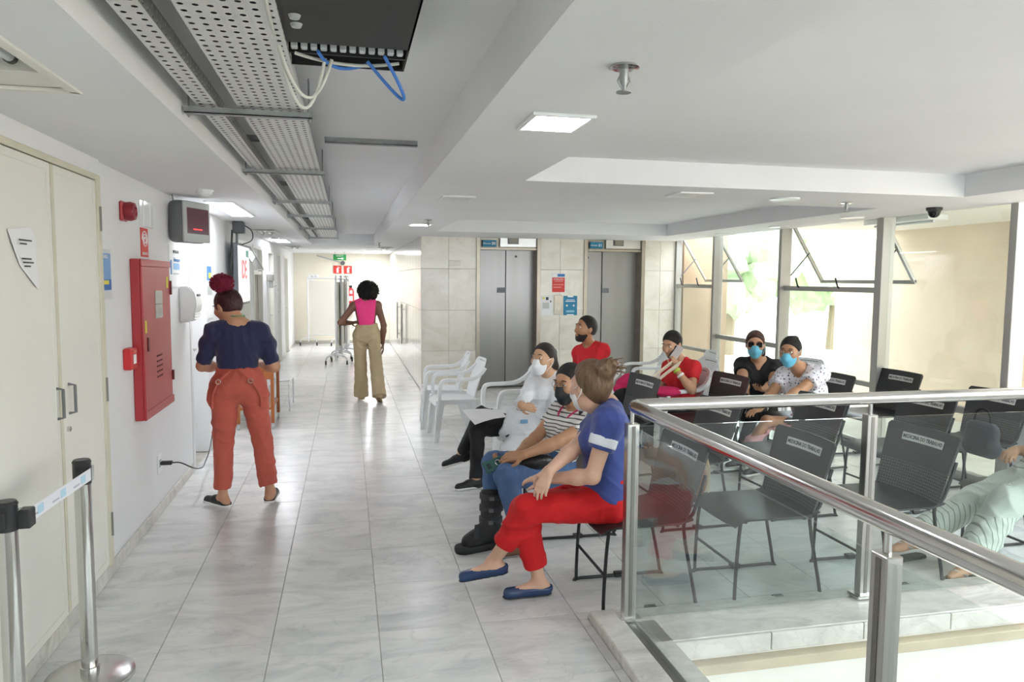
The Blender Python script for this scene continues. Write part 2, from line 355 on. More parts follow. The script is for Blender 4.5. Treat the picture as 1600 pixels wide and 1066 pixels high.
def lift(x0, x1, n, gap, eye):
    t = thing('lift', 'steel lift entrance with sign %d above doors, %s' % (n, 'nearer the corridor corner' if n == 30 else 'nearer the windows'), 'elevator', ((x0+x1)/2, YE, 0), 'steel lifts')
    f = B().box((x0-.04, YE-.012, 0), (x0+.02, YE+.26, 2.45), .004).done('jamb', ELEVF, t); B().box((x1-.02, YE-.012, 0), (x1+.04, YE+.26, 2.45), .004).done('jamb', ELEVF, t)
    B().box((x0+.02, YE+.02, DH-.01), (x1-.02, YE+.24, DH+.025), .003).done('header_beam', ELEVF, t)
    B().box((x0+.02, YE+.10, DH+.025), (x1-.02, YE+.13, 2.45)).done('transom_panel', ELEVF, t)
    B().box((x0+.33, YE+.035, DH+.035), (x1-.02, YE+.10, 2.45), .004).done('indicator_housing', STEEL, t)
    g = B().box((x0+.45, YE+.022, DH+.08), (x0+.62, YE+.036, DH+.19), .004).done('indicator', GREY, t); B().box((x0+.468, YE+.018, DH+.095), (x0+.602, YE+.024, DH+.175)).done('screen', mat('dim display', '8c8577', .2), g)
    xm = (x0+x1)/2+gap
    for a, c, yo in ((x0+.0, xm-.003, .23), (xm+.003, x1, .215)):
        d = B().box((a, YE+yo, .01), (c, YE+yo+.03, DH), .003).done('door_panel', ELEV, t)
    B().box((xm-.004, YE+.25, .01), (xm+.004, YE+.27, DH)).done('gap', DARK, t)
    B().lathe([(0, 0), (.018, 0), (.018, .006), (.012, .008), (0, .008)], (x0+eye, YE+.206, 2.03), 12, 'Y').done('lock_hole', mat('dark steel', '4b4a48', .4, .8), t, True)
    B().box((xm-.13 if n == 30 else xm+.0, YE+.208, 1.47), (xm-.0 if n == 30 else xm+.12, YE+.216, 1.55), .002).done('notice_plate', mat('slate plate', '6f7078', .4), t)
    s = B().box((x0+.06, YE+.005, DH+.035), (x0+.27, YE+.022, DH+.135), .003).done('number_sign', TEAL, t)
    text('lettering', 'Elevador', .035, WHITE, s, (x0+.13, YE+.004, DH+.083), (1, 0, 0), (0, 0, 1)); text('lettering', str(n), .06, WHITE, s, (x0+.225, YE+.004, DH+.083), (1, 0, 0), (0, 0, 1), bold=True)
    B().box((x0, YE-.0, -.004), (x1, YE+.25, .006)).done('sill', STEEL, t)
    B().box((x0-.02, YE+.26, 0), (x1+.02, YE+.3, 2.45)).done('shaft_back', DARK, t)
lift(*L1, 30, 0.0, .62); lift(*L2, 31, -.13, .09)
# window wall on the right
PY = [6.32, 8.02, 9.68]      # mullions
wwin = struct(B().box((5.1, 10.95, 0), (5.2, 11.36, 2.45), .004).done('trim_9', ALU))
def win_bay(n, y0, y1, kind):
    t = struct(bpy.data.objects.new('window_%d' % n, None)); C.objects.link(t); t.location = (XR, (y0+y1)/2, 0)
    fr = lambda nm, lo, hi: B().box(lo, hi, .004).done(nm, ALU, t)
    fr('bottom_rail', (XR-.04, y0, 0), (XR+.04, y1, .07)); fr('top_rail', (XR-.04, y0, 2.36), (XR+.04, y1, 2.42))
    if kind == 'hopper':
        fr('transom', (XR-.04, y0, 1.57), (XR+.04, y1, 1.625)); fr('sill_bar', (XR-.03, y0, .62), (XR+.03, y1, .67))
        B().box((XR-.004, y0, .67), (XR+.004, y1, 1.57)).done('pane', WGLASS, t)
        B().box((XR-.004, y0, .07), (XR+.004, y1, .62)).done('pane', WGLASS, t)
        out = .44; zt, zb = 2.33, 1.68; e = .03   # sash pushed out at its foot
        s = B()
        for yy_ in (y0+.05, y1-.05): s.ribbon([(XR+.03, yy_, zt), (XR+out, yy_, zb)], (0, 1, 0), .04, .03)
        s.ribbon([(XR+out, y0+.03, zb), (XR+out, y1-.03, zb)], (0, 0, 1), .04, .03); s.ribbon([(XR+.03, y0+.03, zt), (XR+.03, y1-.03, zt)], (0, 0, 1), .04, .03)
        sa = s.done('sash', ALU, t)
        b = B(); v = [b.bm.verts.new(p) for p in ((XR+.03, y0+.05, zt), (XR+.03, y1-.05, zt), (XR+out, y1-.05, zb), (XR+out, y0+.05, zb))]; b.bm.faces.new(v); b.done('pane', WGLASS, sa)
        for yy_ in (y0+.07, y1-.07): B().tube([(XR, yy_, 1.75), (XR+.24, yy_, 2.02)], .008, 6).done('stay_arm', mat('stay steel', '6b6d70', .4, .7), t)
        for k in (.35, .8): B().tube([(XR-.05, y0+(y1-y0)*k, 1.61), (XR-.07, y0+(y1-y0)*k, 1.63), (XR-.085, y0+(y1-y0)*k+.02, 1.72)], .009, 6).done('catch_handle', BLACKM, t)
    else:
        z0 = .92 if kind == 'low' else .62
        fr('sill_bar', (XR-.03, y0, z0-.06), (XR+.03, y1, z0)); 
        B().box((XR-.004, y0, z0), (XR+.004, y1, 2.36)).done('pane', WGLASS, t); B().box((XR-.004, y0, .07), (XR+.004, y1, z0-.06)).done('pane', WGLASS, t)
win_bay(1, PY[2]+.05, YE-.06, 'hopper'); win_bay(2, PY[1]+.05, PY[2]-.05, 'low'); win_bay(3, PY[0]+.06, PY[1]-.05, 'hopper'); win_bay(4, 4.87, PY[0]-.06, 'fixed')
for i, yv in enumerate(PY+[4.83]):
    t = struct(bpy.data.objects.new('trim_%d' % (i+1), None)); C.objects.link(t); t.location = (XR, yv, 0); hw = .06 if i == 0 else .045
    B().box((XR-.09, yv-hw, 0), (XR+.05, yv+hw*.2, 2.45), .004).done('mullion_post', ALU, t); B().box((XR-.07, yv+hw*.3, 0), (XR+.04, yv+hw, 2.45), .004).done('mullion_post', ALU, t)
# outdoors: walkway roof, stained wall, light ground
struct(B().box((5.1, 4.5, 2.40), (7.9, 9.2, 2.5)).done('ceiling_walkway', mat('walkway soffit', 'efece4', .8, var=.03)))
struct(B().box((7.55, -3, -.5), (7.8, 10.35, 2.40)).done('wall_outdoor', TANW))
struct(B().box((5.28, 11.05, -.3), (6.05, 11.5, 3.2)).done('wall_return', BROWNW))
struct(B().box((5.25, -3, -.35), (7.6, 14, -.08)).done('floor_walkway', mat('walkway concrete', 'cfc8bb', .9, var=.1)))
struct(B().box((7.6, 8, -.9), (60, 60, -.4)).done('ground', mat('bleached ground', 'd9dccb', .9, var=.15, vscale=.5)))
def wtree(x, y, h, r, lab, sd):
    t = thing('tree', lab, 'tree', (x, y, -.4), 'trees outside the windows'); rg = random.Random(sd)
    B().tube([(x, y, -.4), (x+.05, y, h*.3), (x-.05, y+.05, h*.6)], [.16, .12, .08], 8).done('trunk', mat('bark', '8a7a66', .9), t, True)
    b = B()
    for k in range(26):
        c = Vector((x+rg.uniform(-r, r)*.75, y+rg.uniform(-r, r)*.75, h*.62+rg.uniform(-.35, .45)*h*.6)); tb = bmesh.new(); bmesh.ops.create_icosphere(tb, subdivisions=2, radius=1); q = r*rg.uniform(.28, .45)
        for v in tb.verts: v.co = v.co*q*rg.uniform(.7, 1.2)
        b.join(tb, Matrix.Translation(c))
    b.done('crown', mat('pale leaves', 'a9b893', .8, var=.3, vscale=3, bump=.8, bscale=8), t)
wtree(10.5, 19, 3.2, 1.7, 'pale leafy tree outside the wide window', 2); wtree(14.5, 20, 3.6, 2.0, 'pale leafy tree further off beside the tan wall', 5); wtree(9.2, 24, 3.8, 2.0, 'pale leafy tree farthest behind the corner window', 8)
# ------------------------------------------------------------------ stair void, curbs and balustrade
RX, RY, RZ = 1.318, 3.27, 1.085
cf = struct(B().box((1.15, 3.03, 0), (XR, 3.38, .03), .004).done('trim_5', CURBM))
for i in range(8): B().box((1.44+i*.5, 3.012, -.06), (1.935+i*.5, 3.035, .026), .003).done('curb_tile', CURBM, cf)
struct(B().box((1.42, 2.97, -.125), (XR, 3.06, -.075), .003).done('trim_6', mat('shaded tan ledge', 'cdbfa5', .5, var=.15, vscale=5)))  # tan ledge band, with the shadow of the recess put into its colour
struct(B().box((1.15, YB, -.12), (1.285, 3.36, .05), .006).box((1.345, YB, -.12), (1.45, 3.25, .03), .006).done('trim_7', CURBM))
struct(B().box((1.285, YB, -.1), (1.345, 3.25, .035)).done('trim_8', mat('steel channel', '8b8a86', .4, .7)))
struct(B().box((1.42, 3.03, -.075), (XR, 3.06, -.05)).box((1.42, 2.99, -3.6), (XR+3, 3.06, -.125)).box((1.40, YB, -3.6), (1.44, 3.05, -.12)).box((1.4, YB, -3.62), (XR+3, 3.05, -3.6)).done('wall_void', mat('void wall', 'eeebe3', .6, var=.04)))
rail = thing('balustrade', 'polished steel and glass balustrade turning a corner around the stair void', 'railing', (RX, RY, 0))
def rpost(x, y, a):
    b = B(); dx, dy = (.03, .024) if a == 'x' else (.024, .03)
    p = B().box((x-dx, y-dy, .045), (x+dx, y+dy, 1.0), .003).done('post', STEEL, rail)
    B().box((x-.055, y-.045, .035), (x+.055, y+.045, .052), .003).done('base_plate', POLISH, p)
    q = .004
    B().box((x-dx*.3, y-dy-.002, .06), (x+dx*.3, y-dy+.001, .99)).done('slot', mat('slot shade', '7d7a74', .5, .6), p) if a == 'x' else B().box((x-dx-.002, y-dy*.3, .06), (x-dx+.001, y+dy*.3, .99)).done('slot', MATS['slot shade'], p)
    B().tube([(x, y, .99), (x, y, RZ-.02)], .011, 10).done('stem', POLISH, p, True)
for x in (RX, 2.62, 3.92, 5.02): rpost(x, RY, 'x')
for y in (1.56, -.2, -2): rpost(RX, y, 'y')
HR = B(); HR.tube([(XR-.06, RY, RZ), (RX+.06, RY, RZ), (RX+.02, RY-.006, RZ), (RX+.006, RY-.02, RZ), (RX, RY-.06, RZ), (RX, YB, RZ)], .032, 20).done('handrail', POLISH, rail, True)
for a, c in ((RX+.03, 2.59), (2.65, 3.89), (3.95, 4.99)): B().box((a, RY-.006, .04), (c, RY+.006, .985)).done('glass_panel', GLASS, rail)
for a, c in ((1.59, RY-.02), (-.17, 1.53), (-1.97, -.23)): B().box((RX-.006, a, .04), (RX+.006, c, .985)).done('glass_panel', GLASS, rail)
# ------------------------------------------------------------------ ceiling lamps and fittings
def panel_lamp(x0, x1, y0, y1, lit, label, grp=None):
    t = thing('ceiling_lamp', label, 'lamp', ((x0+x1)/2, (y0+y1)/2, ZS-.012), grp); e = .02; b = B(); z0, z1 = ZS-.012, ZS+.001
    for lo, hi in (((x0, y0), (x1, y0+e)), ((x0, y1-e), (x1, y1)), ((x0, y0+e), (x0+e, y1-e)), ((x1-e, y0+e), (x1, y1-e))): b.box((*lo, z0), (*hi, z1), .002)
    b.done('frame', WHITEP, t); B().box((x0+e, y0+e, z0+.003), (x1-e, y1-e, z1)).done('diffuser', LITE if lit else OFFL, t)
panel_lamp(.68, .93, 2.72, 3.02, True, 'square lit ceiling panel on the beam close to the round sprinkler')
panel_lamp(.70, .95, 5.55, 5.82, False, 'unlit square ceiling panel in the middle of the corridor beam')
panel_lamp(.70, .95, 8.45, 8.75, True, 'lit ceiling panel on the beam nearest the lifts')
panel_lamp(2.28, 2.53, 4.85, 5.12, False, 'unlit square ceiling panel between the two coffers')
panel_lamp(-1.14, -.90, 6.5, 7.95, True, 'long bright lit panel above the white door')
panel_lamp(-1.2, -.95, 12.5, 13.6, True, 'lit long panel above the far corridor doors')
panel_lamp(.35, .8, 17.2, 18.8, True, 'lit panel washing the far corridor wall')
for i, (x, y, lab) in enumerate(((3.21, 5.04, 'round white ceiling disc between coffers beside the sprinkler'), (4.78, 7.6, 'round white ceiling disc above the wide window'), (4.84, 8.98, 'round white ceiling disc nearest the corner window'), (4.74, 6.3, 'round white ceiling disc above the tall window post'))):
    t = thing('ceiling_disc', lab, 'ceiling light', (x, y, ZS-.012), 'round ceiling discs')
    B().lathe([(.085, .002), (.105, 0), (.11, .012), (.08, .012)], (x, y, ZS-.012), 32).done('rim', WHITEP, t, True); B().lathe([(0, 0), (.084, 0), (.084, .01), (0, .01)], (x, y, ZS-.009), 32).done('diffuser', OFFL, t)
def sprinkler(x, y, z, lab):
    t = thing('sprinkler', lab, 'sprinkler', (x, y, z-.08), 'ceiling sprinklers')
    B().lathe([(.038, .0), (.045, -.008), (.02, -.014), (.012, -.012)][::-1], (x, y, z), 20).done('escutcheon', POLISH, t, True)
    B().lathe([(0, -.075), (.004, -.07), (.012, -.045), (.014, -.01), (0, -.01)], (x, y, z), 12).done('body', GALV, t, True)
    for s in (-1, 1): B().tube([(x+s*.012, y, z-.03), (x+s*.019, y, z-.045), (x+s*.003, y, z-.068)], .003, 6).done('frame_arm', GALV, t)
    B().lathe([(0, -.078), (.022, -.078), (.022, -.0745), (0, -.0745)], (x, y, z), 16).done('deflector', GALV, t)
sprinkler(.79, 2.08, ZS, 'large sprinkler head on the beam close to the camera'); sprinkler(3.82, 5.15, ZS, 'small sprinkler on the soffit near the dome camera'); sprinkler(.84, 7.86, ZS, 'small sprinkler just before the lit panel by the lifts'); sprinkler(.55, 13.2, ZS, 'tiny sprinkler far down the corridor')
t = thing('dome_camera', 'black dome security camera under the soffit near the windows', 'camera', (4.78, 5.32, ZS-.09))
B().lathe([(.05, -.03), (.062, -.02), (.062, 0), (0, 0)], (4.78, 5.32, ZS), 24).done('housing', BLACKP, t, True)
B().lathe([(0, -.085), (.025, -.08), (.042, -.062), (.05, -.03), (.0, -.03)], (4.78, 5.32, ZS), 24).done('dome', mat('smoked dome', '1c1d20', .08), t, True)
t = thing('smoke_detector', 'white smoke detector on the soffit before the lit panel', 'detector', (-.99, 5.72, ZS-.05))
B().lathe([(.06, -.012), (.062, 0), (0, 0)], (-.99, 5.72, ZS), 24).done('base', WHITEP, t, True); B().lathe([(0, -.045), (.025, -.045), (.03, -.038), (.048, -.03), (.052, -.012), (0, -.012)], (-.99, 5.72, ZS), 24).done('chamber', WHITEP, t, True)
t = thing('smoke_detector', 'white smoke detector beside the far lit panel', 'detector', (-1.07, 11.9, ZS-.05))
B().lathe([(.06, -.012), (.062, 0), (0, 0)], (-1.07, 11.9, ZS), 24).done('base', WHITEP, t, True); B().lathe([(0, -.045), (.048, -.03), (.052, -.012), (0, -.012)], (-1.07, 11.9, ZS), 24).done('chamber', WHITEP, t, True)
def trough(x0, x1, y0, y1, z, lab, hole):
    t = thing('tube_light_fitting', lab, 'lamp', ((x0+x1)/2, (y0+y1)/2, z-.05), 'open fluorescent fittings'); e = .015
    b = B()
    for lo, hi in (((x0-.02, y0-.02), (x1+.02, y0+e)), ((x0-.02, y1-e), (x1+.02, y1+.02)), ((x0-.02, y0), (x0+e, y1)), ((x1-e, y0), (x1+.02, y1))): b.box((*lo, z-.008), (*hi, z+.004), .002)
    b.done('rim', CREAM, t)
    if hole: B().box((x0, y1-.2, z+.005), (x1, y1-.0, z+.1), .003).done('end_plate', CREAM, t)
    else: B().box((x0, y0, z-.002), (x1, y1, z+.0005)).done('reflector', LGREY, t)
    for k in (.3, .7):
        xx = x0+(x1-x0)*k; zz = z+.045 if hole else z-.012; yend = y1-.22 if hole else y1-.06
        B().tube([(xx, y0+.04, zz), (xx, yend, zz)], .016, 12).done('tube', mat('lamp tube', 'e6e9ea', .25), t, True); B().tube([(xx, yend, zz), (xx, yend+.03, zz)], .02, 12).done('lamp_holder', mat('lampholder grey', '55534e', .6), t, True)
trough(-1.25, -.89, .92, 2.81, ZS, 'open ceiling trough with bare tubes above the cupboard', True); trough(-1.2, -.93, 10.2, 10.7, ZS-.012, 'open tube fitting over the blue-grey doorway', False); trough(-1.15, -.9, 15.2, 15.6, ZS-.012, 'small open tube fitting far along the corridor', False); trough(.62, .88, 15.0, 15.5, ZS-.012, 'open tube fitting on the far soffit by the cladding', False)
struct(B().box((XL-.2, YB-.2, 0), (1.3, YB, 2.62)).box((1.3, YB-.2, -3.7), (XR+.1, YB, .5)).done('wall_rear_light_block', WALL))  # unseen rear wall and sill, added to limit daylight from behind the camera
struct(B().box((XR-.05, YB, -3.7), (XR+.1, 4.78, .8)).done('wall_right_light_block', WALL))  # unseen low wall, added to cut the light entering from the right
struct(B().box((-70, -70, -4.4), (70, 70, -4)).done('ground_light_block', mat('light block ground', 'a5a598', .9, var=.1, vscale=.3)))  # unseen ground sheet, added to keep sky light from coming up underneath
# ------------------------------------------------------------------ cable trays, struts, patch box
def perf(b, o, u, v, n, m, du, dv, r):     # punched sheet: cells du x dv, round hole radius r
    o, u, v = Vector(o), Vector(u), Vector(v); bm = b.bm
    for i in range(n):
        for j in range(m):
            c = o+u*((i+.5)*du)+v*((j+.5)*dv)
            out = [(-1, -1), (0, -1), (1, -1), (1, 0), (1, 1), (0, 1), (-1, 1), (-1, 0)]
            Ov = [bm.verts.new(c+u*(x*du/2)+v*(y_*dv/2)) for x, y_ in out]
            Iv = [bm.verts.new(c+u*(r*x/math.hypot(x, y_))+v*(r*y_/math.hypot(x, y_))) for x, y_ in out]
            for k in range(8): bm.faces.new((Ov[k], Ov[(k+1) % 8], Iv[(k+1) % 8], Iv[k]))
def tray(x0, x1, z, h, nx, lab, side):
    t = thing('cable_tray', lab, 'cable tray', ((x0+x1)/2, 7, z)); du = (x1-x0)/nx; L = 12.6; y0 = 1.2; y1 = y0+L; dv = .05
    b = B(); perf(b, (x0, y0, z), (1, 0, 0), (0, 1, 0), nx, int(L/dv), du, dv, .0088); bmesh.ops.remove_doubles(b.bm, verts=b.bm.verts, dist=1e-4); b.done('perforated_base', TRAY, t)
    for x in (x0, x1):
        b = B(); perf(b, (x, y0, z), (0, 1, 0), (0, 0, 1), int(L/dv), 2, dv, h/2, .0062); bmesh.ops.remove_doubles(b.bm, verts=b.bm.verts, dist=1e-4); b.done('perforated_side', side, t)
    bed(t, x0, x1, z)
def bed(t, x0, x1, z):
    B().box((x0+.006, 1.2, z+.012), (x1-.006, 13.7, z+.02)).done('cable_bed', mat('dark cables', '3f4044', .7, var=.5, vscale=30, stretch=(1, .05, 1)), t)
tray(-.425, -.17, 2.37, .035, 7, 'wide white perforated cable tray hanging along the corridor', TRAY)
tray(-.585, -.505, 2.37, .05, 2, 'narrow perforated cable tray beside the wide one', mat('dull tray side', 'a5a5a1', .5, .5))
def channel(b, p, q, w=.04, h=.025):       # slotted strut along X
    b.box((p[0], p[1]-w/2, p[2]), (q[0], p[1]+w/2, p[2]+.004)); b.box((p[0], p[1]-w/2, p[2]), (q[0], p[1]-w/2+.003, p[2]+h)); b.box((p[0], p[1]+w/2-.003, p[2]), (q[0], p[1]+w/2, p[2]+h))
for i, yv in enumerate((3.25, 4.98, 6.88, 8.4, 10.5, 12.9)):
    t = thing('strut_hanger', ['first', 'second', 'third', 'fourth', 'fifth', 'last'][i]+' steel strut hanger under the cable trays from the camera', 'bracket', (-.39, yv, 2.335), 'strut hangers under the trays')
    b = B(); channel(b, (-.63, yv, 2.335), (-.135, yv, 2.335)); b.done('channel', GALV, t)
    for x in (-.615, -.148): B().tube([(x, yv, 2.32), (x, yv, 2.5)], .004, 6).done('threaded_rod', GALV, t); B().lathe([(0, 0), (.008, 0), (.008, .007), (0, .007)], (x, yv, 2.325), 6).done('nut', GALV, t)
for i, (a, c, yv) in enumerate(((-.56, -.3, 4.6), (-.12, .42, 4.55), (-.57, -.3, 6.7), (-.57, -.34, 8.3), (-.57, -.34, 10.4))):
    b = B(); b.box((a, yv-.022, 2.468), (c, yv+.022, 2.472)); b.box((a, yv-.022, 2.468), (a+.0+(c-a), yv-.019, 2.5)); b.box((a, yv+.019, 2.468), (c, yv+.022, 2.5))
    tag(b.done('ceiling_channel', GALV), ['short slotted steel channel above trays, closest to the camera', 'long slotted steel channel reaching across the ceiling from the trays', 'short slotted channel above trays between second and third hanger', 'short slotted channel above trays beyond the third hanger', 'short slotted channel above trays beyond the fourth hanger'][i], 'channel', 'ceiling channels')
t = thing('patch_panel', 'black open patch panel box with rows of network sockets', 'patch panel', (0, 2.3, 2.38))
x0, x1 = -.19, .195; ya, yb = 1.9, 2.6; za, zb = 2.38, 2.495; ym = 2.36
PC = mat('black powder coat', '2b2b2c', .6, bump=.05, bscale=300)
B().box((x0, ya, za), (x1, ym, za+.006)).box((x0, ya, zb), (x1, yb, zb+.004)).box((x0, ya, za), (x0+.006, yb, zb)).box((x1-.006, ya, za), (x1, yb, zb)).box((x0, ya, za), (x1, ya+.006, zb)).box((x0, yb-.006, za), (x1, yb, zb)).done('housing', PC, t)
B().box((x0+.006, ym, za+.03), (x1-.006, ym+.09, za+.036)).done('socket_plate', DARK, t)
B().box((x0, ym+.1, za), (x1, ym+.112, za+.03)).done('front_bar', PC, t)
for i in range(12): B().box((x0+.03+i*.029, ym+.035, za-.004), (x0+.05+i*.029, ym+.06, za+.03), .003).done('plug', mat('clear plug', 'c9cfd0', .25), t)
for k in (0, 1): B().lathe([(0, -.012), (.013, -.01), (.017, -.001), (0, 0)], (x0+.06, 2.12+k*.07, za), 16).done('knob', LGREY, t, True)
CW = mat('white cable', 'dcdcd2', .5); CB = mat('blue cable', '3f7fd6', .45)
def arc(p, q, sag, n=14, bow=(0, 0, 0)):
    p, q, bw = Vector(p), Vector(q), Vector(bow); return [p.lerp(q, k/n)+Vector((0, 0, -sag*4*(k/n)*(1-k/n)))+bw*(4*(k/n)*(1-k/n)) for k in range(n+1)]
for i, (p, q, s, bw, m, lab) in enumerate((((-.2, 2.38, 2.40), (-.06, 2.45, 2.365), .17, (0, .05, 0), CW, 'white network cable looping lowest under the patch panel'), ((-.2, 2.36, 2.40), (-.04, 2.46, 2.365), .14, (0, .04, 0), CW, 'white network cable in the inner loop under the patch panel'), ((.12, 2.40, 2.37), (.07, 2.47, 2.37), .11, (.09, .05, 0), CB, 'blue network cable looping under the patch panel'), ((-.08, 2.40, 2.37), (.08, 2.49, 2.37), .02, (-.02, .05, 0), CB, 'blue network cable running along the sockets'), ((-.15, 2.44, 2.372), (.17, 2.47, 2.37), .012, (0, .03, 0), CW, 'white network cable lying along the socket row'), ((-.16, 1.2, 2.42), (-.2, 2.38, 2.40), .01, (0, 0, 0), CW, 'white cable coming along the tray edge to the panel'), ((-.15, 1.2, 2.40), (-.198, 2.4, 2.38), .02, (-.01, 0, 0), CW, 'lower white cable coming along the tray edge'))):
    tag(B().tube(arc(p, q, s, bow=bw), .0055, 8).done('network_cable', m, None, True), lab, 'cable', 'network cables')
# ------------------------------------------------------------------ left wall fittings
def wbox(nm, m, par, y0, y1, z0, z1, d0, d1, bev=0): return B().box((XL+d0, y0, z0), (XL+d1, y1, z1), bev).done(nm, m, par)
t = thing('wall_cupboard', 'tall cream double door wall cupboard beside the queue posts', 'cupboard', (XL+.02, 3.7, 0))
wbox('frame', CREAMTRIM, t, 4.335, 4.40, .085, 2.215, .001, .035, .004); wbox('frame', CREAMTRIM, t, 2.35, 4.334, 2.185, 2.215, .001, .034, .003); wbox('plinth', CREAM, t, 2.35, 4.40, .086, .1, .001, .02)
wbox('header', WALL, t, 2.35, 4.40, 2.216, 2.299, .001, .03)
for a, c, hy, nm in ((2.97, 3.715, 3.69, 0), (3.725, 4.332, 3.84, 1), (2.35, 2.96, 2.4, 2)):
    d = wbox('door', CREAM, t, a, c, .1, 2.18, .004, .026, .002)
    e = .035
    for lo, hi in (((a, .1), (a+e, 2.18)), ((c-e, .1), (c, 2.18)), ((a+e, 2.18-e), (c-e, 2.18)), ((a+e, .1), (c-e, .1+e))): wbox('edge_strip', CREAMTRIM if lo[0] == a and nm == 1 else CREAM, d, lo[0], hi[0], lo[1], hi[1], .0255, .0285, .001)
    if nm < 2: B().tube([(XL+.026, hy, 1.03), (XL+.055, hy, 1.035), (XL+.055, hy, 1.165), (XL+.026, hy, 1.17)], .007, 8).done('handle', GREY, d, True)
B().lathe([(0, 0), (.013, 0), (.013, .012), (.008, .014), (0, .014)], (XL+.027, 3.81, .96), 16, 'X').done('lock', POLISH, t, True)
for z in (.25, 1.0, 1.92): B().tube([(XL+.036, 4.372, z), (XL+.036, 4.372, z+.13)], .008, 8).done('hinge', mat('old hinge', '7b7a74', .5, .6), t, True)
t = thing('paper_note', 'torn white paper note taped on the cupboard door', 'note', (XL+.03, 3.4, 1.6))
b = B(); ol = [(3.26, 1.86), (3.46, 1.88), (3.5, 1.84), (3.53, 1.62), (3.48, 1.64), (3.36, 1.72), (3.29, 1.80)]
fa = b.bm.faces.new([b.bm.verts.new((XL+.03+.012*((k*37) % 5)/5, y_, z_)) for k, (y_, z_) in enumerate(ol)]); ex = bmesh.ops.extrude_face_region(b.bm, geom=[fa]); bmesh.ops.translate(b.bm, vec=(.001, 0, 0), verts=[v for v in ex['geom'] if isinstance(v, bmesh.types.BMVert)]); b.done('sheet', PAPER, t)
for k, (z, w_) in enumerate(((1.82, .12), (1.805, .06), (1.745, .09), (1.73, .1), (1.715, .06))): B().box((XL+.043, 3.33+.01*k, z), (XL+.0445, 3.33+.01*k+w_, z+.006)).done('handwriting', INK, t)
t = thing('alarm_sounder', 'round dark red fire alarm sounder high on the left wall', 'alarm', (XL, 4.9, 2.0))
B().box((XL, 4.84, 2.01), (XL+.02, 4.96, 2.13), .01).done('base', RED, t); B().lathe([(.055, 0), (.058, .03), (.05, .055), (.03, .06), (.026, .05), (0, .05)], (XL+.02, 4.9, 2.07), 24, 'X').done('horn', mat('dark red plastic', '8c2530', .3), t, True)
t = thing('plastic_sleeve', 'empty clear plastic sleeve fixed above the hose sign', 'sleeve', (XL+.004, 5.4, 2.02))
for k, (a, c) in enumerate(((5.28, 5.36), (5.36, 5.5), (5.5, 5.57))): B().box((XL+.002, a, 2.01), (XL+.006+.006*k, c, 2.18), .002).done('film_fold', mat('clear film', 'f0f2f3', .12), t)
t = thing('hose_sign', 'red hose reel sign with white spiral above the hose cabinet', 'sign', (XL+.002, 5.38, 1.81))
wbox('plate', REDS, t, 5.29, 5.47, 1.81, 2.0, .001, .004)
sp = [(XL+.006, 5.38+(.012+.0032*k*.5)*math.cos(k*.45), 1.925+(.010+.0028*k*.5)*math.sin(k*.45)) for k in range(36)]
B().tube(sp, .004, 6).done('spiral', WHITE, t); text('lettering', 'HIDRANTE', .028, WHITE, t, (XL+.006, 5.38, 1.83), (0, 1, 0), (0, 0, 1))
def poster(nm, lab, y0, y1, z0, z1, base, blocks, cat='poster', txt=()):
    t = thing(nm, lab, cat, (XL+.001, (y0+y1)/2, z0)); wbox('sheet', base, t, y0, y1, z0, z1, .001, .004); W_, H_ = y1-y0, z1-z0
    for k, (n2, m, a, c, d, e) in enumerate(blocks): wbox(n2, m, t, y0+a*W_, y0+c*W_, z0+d*H_, z0+e*H_, .004, .0046+.0004*k)
    for s, sz, m, u, v in txt: text('lettering', s, sz, m, t, (XL+.0075, y0+u*W_, z0+v*H_), (0, 1, 0), (0, 0, 1))
poster('info_poster', 'pale blue poster with yellow triangle beside the cupboard', 4.43, 4.64, 1.55, 1.83, mat('clear pocket', 'e3e6ea', .15), [('blue_field', mat('pale blue print', '7ba6d6', .5), .0, .95, .18, .92), ('dark_field', mat('deep blue print', '3468b0', .5), .05, .95, .19, .4), ('yellow_patch', YEL, .3, .75, .3, .38)], txt=(('AVISO', .03, WHITE, .5, .85),))
poster('prevention_poster', 'white notice with small blue figure above the towel dispenser', 6.06, 6.48, 1.60, 1.92, PAPER, [('blue_figure', BLUEP, .1, .2, .3, .65), ('blue_text', mat('light blue print', '8fb8dd', .5), .32, .85, .42, .58), ('grey_text', LGREY, .3, .8, .3, .34)], txt=(('IMPORTANTE', .035, INK, .55, .85), ('Informações', .045, BLUEP, .6, .66)))
poster('door_notice', 'narrow poster with blue and yellow blocks past the white door', 7.56, 7.86, 1.27, 1.84, mat('poster grey', 'd3d6db', .5), [('blue_field', BLUEP, .08, .9, .66, .9), ('yellow_patch', YEL, .4, .85, .7, .79), ('grey_photo', LGREY, .2, .9, .42, .56), ('white_strip', WHITE, .1, .95, .02, .4)])
t = thing('call_point', 'small red fire call point box with white label', 'alarm', (XL, 4.88, 1.12)); wbox('box', REDB, t, 4.81, 4.94, 1.115, 1.245, 0, .05, .008); wbox('label_card', WHITE, t, 4.85, 4.90, 1.15, 1.205, .0505, .053); wbox('break_glass', mat('red window', 'e04a45', .1), t, 4.835, 4.915, 1.21, 1.23, .0505, .052)
t = thing('hose_cabinet', 'tall red steel fire hose cabinet on the left wall', 'fire cabinet', (XL, 5.4, .76))
wbox('body', RED, t, 5.02, 5.8, .765, 1.79, 0, .055, .006); dd = wbox('door', RED, t, 5.10, 5.77, .82, 1.745, .055, .066, .004)
wbox('rim', RED, t, 5.02, 5.8, 1.745, 1.79, .055, .07, .004); wbox('rim', RED, t, 5.02, 5.8, .765, .82, .055, .07, .004); wbox('rim', RED, t, 5.02, 5.09, .82, 1.745, .055, .07, .004)
